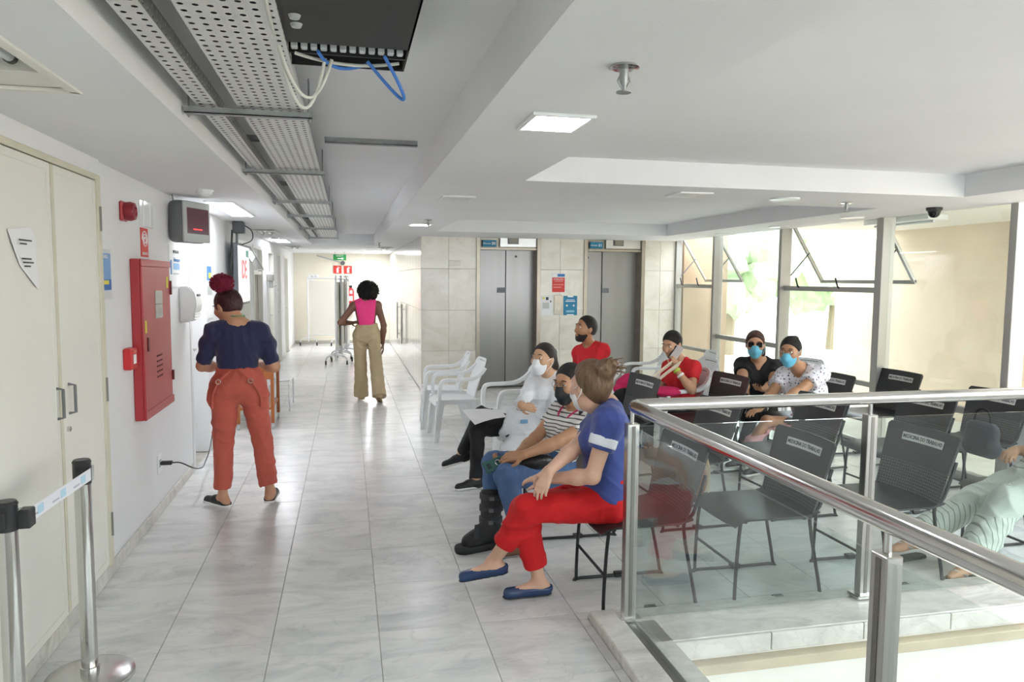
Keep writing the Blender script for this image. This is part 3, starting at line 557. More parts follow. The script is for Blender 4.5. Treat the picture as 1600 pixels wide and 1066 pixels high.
pn = wbox('window', mat('wired glass', '9aa19c', .15, var=.2, vscale=12), dd, 5.34, 5.53, 1.40, 1.585, .0662, .069); wbox('window_bar', mat('grey bar', '77807c', .4), pn, 5.34, 5.53, 1.49, 1.497, .0692, .071)
for r in range(5):
    for c in range(3): B().box((XL+.066, 5.34+c*.055, 1.0+r*.035), (XL+.068, 5.375+c*.055, 1.012+r*.035)).done('vent_slot', mat('slot dark red', '5c1a20', .6), dd)
wbox('sticker', YEL, t, 5.66, 5.72, 1.6, 1.68, .0665, .068); wbox('sticker', YEL, t, 5.05, 5.09, 1.32, 1.40, .0705, .072); wbox('latch', mat('maroon latch', '6e1c22', .4), t, 5.105, 5.135, 1.2, 1.29, .066, .075); wbox('hinge', mat('maroon latch', '6e1c22', .4), t, 5.772, 5.8, 1.55, 1.65, .06, .075); wbox('hinge', mat('maroon latch', '6e1c22', .4), t, 5.772, 5.8, .93, 1.0, .06, .075)
# ticket display, hung out from the wall and turned to the camera
t = thing('queue_display', 'grey rounded queue number display box with dark red screen', 'display', (-1.2, 6.2, 1.99))
b = B().box((-.17, -.07, -.16), (.17, .07, .16), .045, seg=3); hs = b.done('housing', GREY, t, True); 
def place(o, loc, rz):
    o.matrix_parent_inverse = Matrix.Identity(4); o.data.transform(Matrix.Translation(wloc(t))); o.data.transform(Matrix.Rotation(rz, 4, 'Z')); o.location = Vector(loc)-wloc(t)
dc, dz = (-1.20, 6.2, 2.10), math.radians(66)
place(hs, dc, dz)
b = B().box((-.165, -.082, -.155), (.165, -.06, .155), .035, seg=3); o = b.done('bezel', LGREY, t, True); place(o, dc, dz)
o = B().box((-.13, -.086, -.09), (.14, -.078, .105), .004).done('screen', mat('dark red screen', '4a2530', .12, emit=.25), t); place(o, dc, dz)
o = B().box((-.06, -.0875, -.06), (.05, -.0855, -.052)).done('red_digits', mat('led red', 'ff3030', .4, emit=1.5), t); place(o, dc, dz)
B().box((XL, 6.2, 2.06), (-1.2, 6.24, 2.14), .003).done('bracket', GREY, t); B().tube([(XL+.04, 6.05, 2.3), (XL+.05, 6.06, 2.24), (-1.2, 6.15, 2.22)], .005, 6).done('cord', GREY, t)
t = thing('towel_dispenser', 'white paper towel dispenser on the wall by the white door', 'dispenser', (XL, 6.5, 1.3))
P_ = [(x_*.65, z_) for x_, z_ in [(0, 1.31), (.0, 1.60), (.12, 1.605), (.175, 1.57), (.205, 1.48), (.2, 1.42), (.17, 1.38), (.19, 1.345), (.13, 1.315)]]
b = B(); A_ = [b.bm.verts.new((XL+x, 6.36, z)) for x, z in P_]; f = b.bm.faces.new(A_); e = bmesh.ops.extrude_face_region(b.bm, geom=[f]); bmesh.ops.translate(b.bm, vec=(0, .27, 0), verts=[v for v in e['geom'] if isinstance(v, bmesh.types.BMVert)]); bmesh.ops.bevel(b.bm, geom=b.bm.edges[:], offset=.012, segments=2, affect='EDGES'); b.done('cover', WHITEP, t, True)
B().box((XL+.115, 6.44, 1.52), (XL+.134, 6.55, 1.54), .004).done('sight_slot', GREY, t); B().box((XL+.1, 6.4, 1.33), (XL+.122, 6.6, 1.338), .003).done('paper_edge', PAPER, t)
t = thing('wall_socket', 'white wall socket low on the left wall', 'socket', (XL, 5.58, .3)); wbox('plate', WHITEP, t, 5.53, 5.63, .29, .42, 0, .008, .004); wbox('outlet', LGREY, t, 5.555, 5.605, .33, .385, .008, .011, .003)
t = thing('power_cord', 'black plug and cord trailing from the wall socket to the door', 'cord', (XL+.02, 5.8, 0)); B().box((XL+.011, 5.56, .345), (XL+.09, 5.6, .372), .006).done('plug', BLACKP, t, True)
cp = [(XL+.09, 5.58, .358), (XL+.14, 5.6, .35), (XL+.2, 5.75, .27), (XL+.2, 6.05, .2), (XL+.16, 6.4, .16), (XL+.15, 6.7, .22), (XL+.15, 6.95, .45), (XL+.14, 7.1, .62), (XL+.1, 7.3, .66), (XL+.02, 7.6, .62)]
def cr(ps, n=6):
    ps = [Vector(p) for p in ps]; o = []
    for i in range(len(ps)-1):
        a, b_, c, d = ps[max(i-1, 0)], ps[i], ps[i+1], ps[min(i+2, len(ps)-1)]
        for k in range(n):
            q = k/n; o.append(.5*((2*b_)+(c-a)*q+(2*a-5*b_+4*c-d)*q*q+(3*b_-a-3*c+d)*q**3))
    return o+[ps[-1]]
B().tube(cr(cp), .005, 6).done('cord', BLACKP, t, True)
# corridor doors
dlabs = ['white painted door beside the towel dispenser', 'cream panelled door under an opened vent, behind the television', 'beige open doorway leaf halfway down the corridor', 'white door with a steel dispenser on its frame', 'narrow white door further down the corridor', 'cream cupboard door near the far corridor wall']
dm = [mat('white door paint', 'f1f1f0', .4), CREAM, mat('beige leaf', 'b8b0a2', .6), CREAM, MATS['white door paint'], CREAM]
for i, (a, c, tp) in enumerate(doors_left):
    t = struct(bpy.data.objects.new('door_%d' % (i+1), None)); C.objects.link(t); t.location = (XL, (a+c)/2, 0); mm = dm[i]
    tp = tp
    for lo, hi in (((a-.03, 0), (a+.03, tp+.03)), ((c-.03, 0), (c+.03, tp+.03))): B().box((XL-.2, lo[0], 0), (XL+.012, hi[0], hi[1]), .004).done('frame', CREAM if i != 0 else WALL, t)
    B().box((XL-.2, a+.03, tp-.02), (XL+.012, c-.03, tp+.03), .004).done('frame', CREAM if i != 0 else WALL, t)
    z1 = tp-.02 if i in (0, 4, 5) else 1.72; dep = -.12 if i == 0 else -.06
    B().box((XL+dep-.035, a+.03, .01), (XL+dep, c-.03, z1), .003).done('leaf', mm, t)
    if z1 < 2:
        B().box((XL-.09, a+.03, z1), (XL+.0, c-.03, z1+.05), .003).done('transom', CREAM, t); B().box((XL-.06, a+.03, z1+.05), (XL-.052, c-.03, tp-.02)).done('transom_pane', mat('frosted pane', 'e9ecec', .3), t)
    B().tube([(XL+dep, c-.1, 1.0), (XL+dep+.04, c-.1, 1.0), (XL+dep+.045, c-.2, 1.0)], .009, 8).done('handle', STEEL, t, True)
    for z in (.3, 1.5): B().tube([(XL+dep+.006, a+.035, z), (XL+dep+.006, a+.035, z+.1)], .007, 6).done('hinge', mat('old hinge', '7b7a74'), t)
t = thing('vent_sash', 'open tilted vent sash sticking out over the cream door', 'window sash', (XL+.02, 10.2, 1.75))
B().ribbon([(XL+.02, 9.8, 2.1), (XL+.2, 9.8, 1.78)], (0, 1, 0), .02, .02).ribbon([(XL+.02, 10.7, 2.1), (XL+.2, 10.7, 1.78)], (0, 1, 0), .02, .02).ribbon([(XL+.2, 9.8, 1.78), (XL+.2, 10.7, 1.78)], (0, 0, 1), .02, .02).done('sash_frame', ALU, t); b = B(); b.bm.faces.new([b.bm.verts.new(p) for p in ((XL+.02, 9.8, 2.1), (XL+.02, 10.7, 2.1), (XL+.2, 10.7, 1.78), (XL+.2, 9.8, 1.78))]); b.done('pane', WGLASS, t)
t = thing('gel_dispenser', 'steel hand gel dispenser mounted beside a far door', 'dispenser', (XL, 13.1, 1.5)); B().box((XL, 13.02, 1.62), (XL+.12, 13.14, 1.74), .01).done('tank', STEEL, t); B().box((XL+.03, 13.05, 1.5), (XL+.1, 13.12, 1.62), .008).done('pump', LGREY, t); B().tube([(XL+.1, 13.08, 1.52), (XL+.16, 13.08, 1.55), (XL+.17, 13.08, 1.45)], .008, 6).done('lever', STEEL, t)
# television on a ceiling bracket
t = thing('television', 'flat television on a ceiling bracket showing red letters on white', 'television', (-1.2, 9.2, 1.35))
B().box((-1.235, 8.72, 1.36), (-1.185, 9.72, 2.06), .006).done('casing', mat('tv grey', '5a5d62', .4), t); B().box((-1.186, 8.745, 1.39), (-1.1835, 9.695, 2.035)).done('screen', mat('tv screen', 'dfe0e4', .2, emit=.5), t)
text('lettering', 'IDE', .3, mat('tv red', 'd94a50', .4, emit=.3), t, (-1.182, 9.22, 1.76), (0, 1, 0), (0, 0, 1), bold=True); B().box((-1.1832, 9.4, 1.92), (-1.182, 9.66, 2.0)).done('green_banner', mat('tv teal', '5aa08f', .4, emit=.2), t)
B().box((-1.24, 8.75, 2.17), (-1.12, 8.9, 2.3), .01).done('ceiling_mount', mat('mount dark grey', '4c4f53', .5), t); B().tube([(-1.2, 8.82, 2.18), (-1.21, 8.82, 1.7)], .014, 8).done('pole', GREY, t, True)
B().tube(cr([(-1.24, 8.74, 2.2), (-1.25, 8.7, 1.9), (-1.26, 8.69, 1.55), (-1.24, 8.7, 1.38)]), .012, 6).done('cable_bundle', BLACKP, t, True); B().tube(cr([(-1.12, 8.85, 2.26), (-1.05, 8.9, 2.2), (-1.06, 8.95, 2.1), (-1.18, 9.0, 2.05)]), .006, 6).done('cable', BLACKP, t, True)
# far end: extinguisher, signs, pipe
fy = YF-.02
for i, (x, lab) in enumerate(((-.24, 'red extinguisher sign beside the pipe end'), (.02, 'red extinguisher sign directly above the extinguisher'))):
    t = thing('extinguisher_sign', lab, 'sign', (x, fy, 1.79), 'extinguisher signs'); B().box((x-.1, fy, 1.79), (x+.1, fy+.006, 1.99)).done('plate', REDS, t); B().box((x-.025, fy-.003, 1.81), (x+.03, fy, 1.93), .01).done('pictogram', WHITE, t); B().tube([(x, fy-.002, 1.93), (x+.01, fy-.002, 1.96), (x+.06, fy-.002, 1.93)], .008, 6).done('pictogram_hose', WHITE, t)
t = thing('fire_extinguisher', 'red fire extinguisher hung on the far corridor wall', 'extinguisher', (.08, fy-.1, .8))
B().lathe([(0, .82), (.085, .83), (.09, .86), (.09, 1.33), (.07, 1.4), (.03, 1.43), (0, 1.43)], (.08, fy-.1, 0), 20).done('cylinder', REDB, t, True); B().box((.03, fy-.195, 1.1), (.13, fy-.185, 1.22), .003).done('label_card', WHITE, t); B().box((.06, fy-.195, 1.28), (.12, fy-.185, 1.36), .003).done('label_card', WHITE, t)
B().box((.05, fy-.13, 1.43), (.12, fy-.07, 1.49), .01).done('valve', BLACKP, t); B().tube(cr([(.05, fy-.1, 1.46), (-.15, fy-.1, 1.52), (-.2, fy-.1, 1.4), (-.06, fy-.15, 1.3)]), .014, 8).done('hose', BLACKP, t, True)
t = thing('exit_sign', 'green illuminated exit sign hanging from the far ceiling', 'sign', (-.16, 18.2, 2.1)); B().box((-.32, 18.2, 2.10), (-.02, 18.21, 2.24), .002).done('plate', GREENS, t); text('lettering', 'SAÍDA', .06, WHITE, t, (-.17, 18.198, 2.205), (1, 0, 0), (0, 0, 1)); B().box((-.22, 18.197, 2.13), (-.1, 18.2, 2.15)).done('arrow_shaft', WHITE, t); B().tube([(-.12, 18.2, 2.165), (-.08, 18.2, 2.14), (-.12, 18.2, 2.115)], .008, 6).done('arrow_head', WHITE, t); B().tube([(-.28, 18.205, 2.24), (-.28, 18.205, 2.3)], .004, 6).done('hanger', GALV, t); B().tube([(-.06, 18.205, 2.24), (-.06, 18.205, 2.3)], .004, 6).done('hanger', GALV, t)
t = thing('wall_pipe', 'thin grey pipe sloping across the far wall to a round cap', 'pipe', (-.4, fy, 2.0)); B().tube([(-.75, fy-.02, 2.24), (-.15, fy-.02, 2.08)], .018, 8).done('pipe', LGREY, t, True); B().lathe([(0, -.03), (.05, -.03), (.06, 0), (0, 0)], (-.11, fy, 2.06), 16, 'Y').done('cap', GREY, t, True)
t = thing('wall_board', 'small white number plates on a rail at the far wall', 'sign', (-.85, fy, 1.5)); B().box((-.95, fy, 1.66), (-.7, fy+.006, 1.76)).done('plate', PAPER, t); B().box((-.95, fy, 1.52), (-.82, fy+.006, 1.64)).done('plate', PAPER, t); text('lettering', 'N. 13', .06, INK, t, (-.83, fy-.002, 1.71), (1, 0, 0), (0, 0, 1)); text('lettering', '071', .05, INK, t, (-.885, fy-.002, 1.58), (1, 0, 0), (0, 0, 1))
# folding screens on castors
SCR = mat('white tube frame', 'e9eaea', .35); FAB = mat('screen fabric', 'efeadd', .8)
def screen(x0, y0, x1, y1, lab):
    t = thing('folding_screen', lab, 'screen', ((x0+x1)/2, (y0+y1)/2, 0), 'hospital screens'); h = 1.66
    b = B().tube(cr([(x0, y0, .1), (x0, y0, h-.06), (x0+(x1-x0)*.06, y0+(y1-y0)*.06, h), (x1-(x1-x0)*.06, y1-(y1-y0)*.06, h), (x1, y1, h-.06), (x1, y1, .1)], 4), .018, 8); b.done('tube_frame', SCR, t, True)
    B().grid([[(x0+(x1-x0)*u, y0+(y1-y0)*u, z) for z in (.3, 1.6)] for u in (.05, .35, .65, .95)], .004).done('fabric', FAB, t)
    B().tube([(x0, y0, .28), (x1, y1, .28)], .012, 8).done('cross_bar', SCR, t, True)
    for x, y in ((x0, y0), (x1, y1)):
        B().tube(cr([(x-.2, y, .1), (x-.15, y, .17), (x, y, .2), (x+.15, y, .17), (x+.2, y, .1)], 4), .014, 8).done('foot_bow', SCR, t, True)
        for s in (-.2, .2): B().lathe([(0, -.015), (.04, -.015), (.045, 0), (.04, .015), (0, .015)], (x+s, y, .045), 14, 'X').done('castor', RUBBER, t, True); B().tube([(x+s, y, .045), (x+s, y, .11)], .008, 6).done('castor_stem', SCR, t)
screen(-.22, 14.6, -.14, 15.6, 'white hospital screen on castors, nearest of the folded group'); screen(-.12, 15.2, -.06, 16.2, 'white hospital screen on castors in the middle of the group'); screen(-.02, 15.9, .02, 16.9, 'white hospital screen on castors at the back of the group'); screen(-.95, 18.9, -.2, 18.7, 'open cream hospital screen standing before the far wall')
# small wooden trolley table and wire stand
t = thing('wooden_trolley', 'small orange wood table on castors behind the standing woman', 'table', (-.95, 8.85, 0))
B().box((-1.22, 8.45, .66), (-.80, 9.2, .70), .006).done('table_top', WOOD, t); B().box((-1.2, 8.48, .22), (-.82, 9.16, .25), .004).done('lower_shelf', WOOD, t); B().box((-1.2, 8.46, .56), (-.82, 8.48, .66), .003).done('apron', WOOD, t)
for x in (-1.2, -.84):
    for y in (8.47, 9.14): B().box((x, y, .07), (x+.035, y+.035, .66), .004).done('leg', WOOD, t); B().lathe([(0, -.012), (.028, -.012), (.03, 0), (.028, .012), (0, .012)], (x+.018, y+.018, .03), 12, 'X').done('castor', LGREY, t, True)
tag(B().box((-1.15, 8.55, .70), (-.85, 9.05, .715), .003).done('paper_stack', PAPER), 'white sheets of paper lying on the wooden trolley', 'paper')
t = thing('wire_stand', 'low white wire foot stand behind the wooden trolley', 'stand', (-.75, 9.9, 0)); 
for x in (-.95, -.72): B().tube(cr([(x, 9.5, .02), (x, 9.5, .3), (x, 9.56, .36), (x, 10.1, .36), (x, 10.16, .3), (x, 10.16, .02)], 4), .01, 8).done('bow', SCR, t, True)
B().tube([(-.95, 9.8, .36), (-.72, 9.8, .36)], .01, 8).done('cross_bar', SCR, t)
# queue posts
def queue_post(x, y, h, lab):
    t = thing('queue_post', lab, 'queue post', (x, y, 0), 'queue posts')
    B().lathe([(0, 0), (.165, 0), (.17, .008), (.168, .022), (.14, .032), (.05, .036), (0, .036)], (x, y, 0), 40).done('base', mat('brushed base steel', 'cfcfcd', .2, .9), t, True); B().lathe([(.0, .03), (.037, .03), (.037, .06), (.0315, .062), (.0315, h-.1), (0, h-.1)], (x, y, 0), 28).done('tube', POLISH, t, True)
    B().lathe([(.0, h-.1), (.034, h-.1), (.034, h-.015), (.036, h-.01), (.03, h), (0, h)], (x, y, 0), 28).done('head', BLACKP, t, True)
    for a in range(3): q = a*2*PI/3+.5; B().box((x+.03*math.cos(q)-.012, y+.03*math.sin(q)-.012, h-.09), (x+.03*math.cos(q)+.012, y+.03*math.sin(q)+.012, h-.03), .003).done('belt_clip', POLISH if a == 0 else BLACKP, t)
p1, p2 = (-1.065, 3.27), (-1.12, 2.72)
queue_post(*p1, .935, 'polished steel queue post with round base before the cupboard'); queue_post(*p2, .93, 'polished steel queue post cut by the frame edge')
t = thing('queue_belt', 'white retractable belt with pale blue print between the queue posts', 'belt', (-1.06, 2.9, .83))
a, c = Vector((p1[0]+.035, p1[1]-.01, .875)), Vector((p2[0]+.05, p2[1]+.05, .862)); B().ribbon([a.lerp(c, k/4) for k in range(5)], (0, 0, 1), .05, .002).done('webbing', mat('belt white', 'e4e4ea', .6), t)
for u in (.15, .5, .85): q = a.lerp(c, u); d = (c-a).normalized(); B().ribbon([q-d*.02+Vector((.0018, 0, 0)), q+d*.02+Vector((.0018, 0, 0))], (0, 0, 1), .03, .002).done('printed_logo', mat('belt blue', 'b5d6e6', .6), t)
for u in (.27, .62, .94): q = a.lerp(c, u); B().ribbon([q-d*.025+Vector((.0018, 0, -.008)), q+d*.025+Vector((.0018, 0, -.008))], (0, 0, 1), .006, .002).done('printed_line', mat('belt grey', 'b4b0bd', .6), t)
B().box((c.x-.02, c.y-.05, .83), (c.x+.02, c.y+.0, .895), .004).done('end_clip', BLACKP, t)
# notices at the lifts
def lposter(nm, lab, x0, x1, z0, z1, base, blocks, txt=()):
    t = thing(nm, lab, 'notice', ((x0+x1)/2, YE-.002, z0)); B().box((x0, YE-.005, z0), (x1, YE-.001, z1)).done('sheet', base, t); W_, H_ = x1-x0, z1-z0
    for k, (n2, m, a, c, d, e) in enumerate(blocks):
        if n2 == 'circle_mark': B().lathe([(.006, -.001), (.016, -.001), (.016, .001), (.006, .001)], (x0+(a+c)/2*W_, YE-.006, z0+(d+e)/2*H_), 16, 'Y').done(n2, m, t); continue
        B().box((x0+a*W_, YE-.0056-.0004*k, z0+d*H_), (x0+c*W_, YE-.005, z0+e*H_)).done(n2, m, t)
    for s, sz, m, u, v in txt: text('lettering', s, sz, m, t, (x0+u*W_, YE-.0085, z0+v*H_), (1, 0, 0), (0, 0, 1))
lposter('lift_notice', 'red and white notice between the two lifts', 3.07, 3.28, 1.48, 1.77, WHITE, [('red_field', REDS, .02, .98, .02, .8), ('blue_logo', BLUEP, .42, .98, .84, .99), ('text_line', mat('pale red', 'e8a39c', .6), .2, .85, .58, .62), ('text_line', MATS['pale red'], .1, .9, .4, .44), ('text_line', MATS['pale red'], .1, .7, .25, .3)], (('ATENÇÃO', .035, WHITE, .5, .7),))
lposter('blue_notice', 'blue notice with two white circles beside the call buttons', 3.26, 3.48, 1.13, 1.43, TEAL, [('text_line', WHITE, .15, .85, .7, .74), ('text_line', WHITE, .2, .8, .78, .81), ('white_tab', WHITE, .3, .7, .93, 1), ('white_tab', WHITE, .25, .75, 0, .05), ('circle_mark', WHITE, .15, .35, .42, .58), ('circle_mark', WHITE, .65, .85, .42, .58), ('text_line', mat('pale teal', '8fc0d8', .5), .2, .8, .15, .25)])
lposter('white_notice', 'white paper notice with small dark icons by the lift buttons', 2.885, 3.09, 1.13, 1.43, PAPER, [('yellow_icon', YEL, .2, .35, .82, .93), ('dark_icon', INK, .45, .65, .78, .93), ('grey_picture', LGREY, .2, .7, .35, .65), ('dark_icon', INK, .78, .86, .66, .76)])
t = thing('lift_buttons', 'steel lift call button plate between the notices', 'button panel', (3.17, YE-.002, 1.14)); B().box((3.11, YE-.012, 1.14), (3.235, YE-.001, 1.44), .003).done('plate', ELEVF, t)
for z in (1.31, 1.22): B().lathe([(0, -.008), (.015, -.008), (.017, 0), (0, 0)], (3.175, YE-.012, z), 16, 'Y').done('button', WHITE, t, True)
tag(B().box((1.475, YE-.012, 1.87), (1.66, YE-.001, 1.955), .004).done('room_plate', mat('plate ivory', 'e8e4da', .5)), 'small ivory plate high on the marble left of the lifts', 'sign')
t = thing('tube_lamp', 'white tube lamp fixed under the outdoor walkway roof', 'lamp', (6.1, 7.2, 2.33)); B().box((5.95, 6.7, 2.34), (6.2, 7.7, 2.399), .006).done('body', WHITEP, t); B().tube([(6.07, 6.75, 2.325), (6.07, 7.65, 2.325)], .014, 10).done('tube', MATS['lamp tube'], t, True)
# ------------------------------------------------------------------ chairs
def make_white():
    t = thing('plastic_armchair', '', 'chair', (0, 0, 0), 'white plastic armchairs'); W_ = WHITEP
    B().grid([[(x, y, .425-.02*math.cos(x/.22*1.5)*math.cos((y-.02)/.24*1.3)-(.05*((y-.19)/.05)**2 if y > .19 else 0)) for x in (-.225, -.15, -.05, .05, .15, .225)] for y in (-.21, -.1, 0, .1, .19, .225, .24)], .008).done('seat', W_, t, True)
    def bp(u, v): hw = (.195+.035*math.sin(v*2.2))*(1 if v < .85 else math.sqrt(max(.02, 1-((v-.85)/.16)**2))*.35+.65); x = u*hw; return (x, -.20-.13*v**1.2+.035*u*u-.0, .43+.41*v)
    B().grid([[bp(u, v) for u in (-1, -.8, -.5, 0, .5, .8, 1)] for v in (0, .15, .3, .45, .6, .75, .85, .92, .97, 1)], .008).done('backrest', W_, t, True)
    B().ribbon([bp(u, .93)[:1]+(bp(u, .93)[1]+.006, bp(u, .93)[2]) for u in (-.6, -.3, 0, .3, .6)], (0, 0, 1), .008, .002).done('slot', mat('slot grey', '8c9192', .5), t)
    for s in (-1, 1):
        B().ribbon(cr([(s*.225, .2, .43), (s*.245, .2, .52), (s*.255, .185, .61), (s*.255, .14, .642), (s*.255, .0, .645), (s*.25, -.14, .655), (s*.235, -.23, .70), (s*.205, -.285, .76)], 4), (1, 0, 0), .05, .034).done('armrest', W_, t, True)
        B().ribbon([(s*.225, .215, .43), (s*.24, .232, .25), (s*.255, .25, 0)], (1, 0, .1*s), [.06, .05, .036], .02).ribbon([(s*.222, .185, .43), (s*.238, .205, .25), (s*.25, .23, 0)], (0, 1, 0), [.10, .065, .04], .012).done('leg', W_, t, True)
        B().ribbon([(s*.20, -.21, .43), (s*.22, -.24, .25), (s*.245, -.29, 0)], (1, 0, .1*s), [.06, .05, .036], .02).ribbon([(s*.205, -.175, .43), (s*.222, -.21, .25), (s*.24, -.27, 0)], (0, 1, 0), [.10, .065, .04], .012).done('leg', W_, t, True)
        B().ribbon([(s*.215, .2, .41), (s*.205, -.2, .41)], (0, 0, 1), .05, .01).done('side_rail', W_, t, True)
    return t
wch = make_white(); first = [True]
def white(x, y, rz, lab):
    o = wch if first[0] else copy_tree(wch); first[0] = False
    o.location = (x, y, 0); o.rotation_euler = (0, 0, math.radians(rz)); o['label'] = lab
white(1.10, 7.72, 92, 'empty white plastic armchair by the aisle, nearer of the pair'); white(1.06, 8.42, 86, 'empty white plastic armchair by the aisle, farther of the pair')
white(1.52, 6.88, 97, 'white plastic armchair just behind the woman in the lab coat'); white(2.42, 7.3, 90, 'white plastic armchair under the bearded man'); white(3.06, 6.6, 95, 'white plastic armchair under the woman on the phone')
white(3.55, 7.35, 88, 'empty white plastic armchair right behind the phone caller'); white(4.0, 8.2, 80, 'empty white plastic armchair nearest the wide window'); white(4.02, 6.75, 125, 'white plastic armchair under the woman in sunglasses'); white(4.66, 7.1, 110, 'empty white plastic armchair behind the woman in patterned blouse')
white(3.5, 8.35, 80, 'empty white plastic armchair in the rear row before the lift wall')
PERF = dots('punched black plastic', '2b2c2e', '75766f', 60)
STK = mat('sticker white', 'e6e6e4', .5)
def make_black():
    t = thing('black_chair', '', 'chair', (0, 0, 0), 'black linked chairs')
    B().grid([[(x, y, .455-.012*math.cos(x/.25*1.4)-(.03*((y-.17)/.08)**2 if y > .17 else 0)+(.02*((-.16-y)/.08)**2 if y < -.16 else 0)) for x in (-.25, -.235, -.12, 0, .12, .235, .25)] for y in (-.24, -.16, -.08, .0, .1, .17, .22, .25)], .011).done('seat', BLACKP, t, True)
    def bp(u, v): hw = .245+.03*v-.02*(v > .97); return (u*hw, -.235-.10*v+.03*u*u, .47+.37*v)
    B().grid([[bp(u, v) for u in (-1, -.93, -.5, 0, .5, .93, 1)] for v in (.42, .6, .8, .95, 1)], .012).done('backrest', BLACKP, t, True)
    B().grid([[bp(u, v) for u in (-1, -.5, 0, .5, 1)] for v in (0, .15, .3, .42)], .009).done('punched_panel', PERF, t, True)
    s = B().grid([[(Vector(bp(u, v))+Vector((0, .0075, .002))) for u in (-.58, -.2, .2, .58)] for v in (.74, .86)], .0015).done('sticker', STK, t)
    q = Vector(bp(0, .8)); tx = text('lettering', 'MEDICINA DO TRABALHO', .031, INK, s, (q.x, q.y+.0095, q.z+.002), (-1, 0, 0), (0, -.26, .96), squeeze=.8, bold=True)
    for v in tx.data.vertices: v.co.y += .03*(v.co.x/.27)**2
    for sx in (-1, 1):
        B().tube(cr([(sx*.22, .2, .43), (sx*.225, .215, .3), (sx*.225, .225, .02), (sx*.225, .2, .012), (sx*.225, -.25, .012), (sx*.225, -.275, .03), (sx*.222, -.2, .42), (sx*.235, -.245, .5), (sx*.25, -.30, .7)], 4), .0095, 8).done('side_frame', BLACKM, t, True)
        B().box((sx*.225-.02, -.06, .003), (sx*.225+.02, .0, .03), .004).done('link_clip', BLACKM, t)
    B().tube([(-.22, .17, .435), (.22, .17, .435)], .009, 8).done('cross_bar', BLACKM, t); B().tube([(-.224, .215, .2), (.224, .215, .2)], .008, 8).done('cross_bar', BLACKM, t); B().tube([(-.22, -.17, .435), (.22, -.17, .435)], .009, 8).done('cross_bar', BLACKM, t)
    return t
bch = make_black(); firstb = [True]
def black(x, y, rz, lab):
    o = bch if firstb[0] else copy_tree(bch); firstb[0] = False
    o.location = (x, y, 0); o.rotation_euler = (0, 0, math.radians(rz)); o['label'] = lab
black(2.17, 3.60, 90, 'empty black chair right behind the front glass panel'); black(1.46, 3.62, 90, 'black chair under the woman in red trousers'); black(2.94, 3.60, 90, 'black chair just before the striped trousers, between two railing posts'); black(3.98, 3.58, 90, 'black chair under the person in striped trousers')
black(1.42, 4.72, 90, 'black chair under the woman with the walking boot'); black(2.26, 4.72, 92, 'empty black chair in second row behind the glass corner'); black(3.12, 4.78, 92, 'empty black chair in second row before the pink trousers'); black(3.98, 4.72, 92, 'empty black chair in second row, next to last towards the windows'); black(4.68, 4.78, 91, 'empty black chair of second row closest to the windows')
black(1.5, 5.92, 84, 'black chair under the woman in the lab coat'); black(2.26, 6.05, 96, 'black chair with a pink bag behind it'); black(3.08, 6.02, 96, 'empty black chair in front of the woman in sunglasses'); black(4.08, 5.95, 96, 'black chair under the woman in the patterned blouse'); black(4.82, 6.0, 90, 'empty black chair against the tall window post'); 
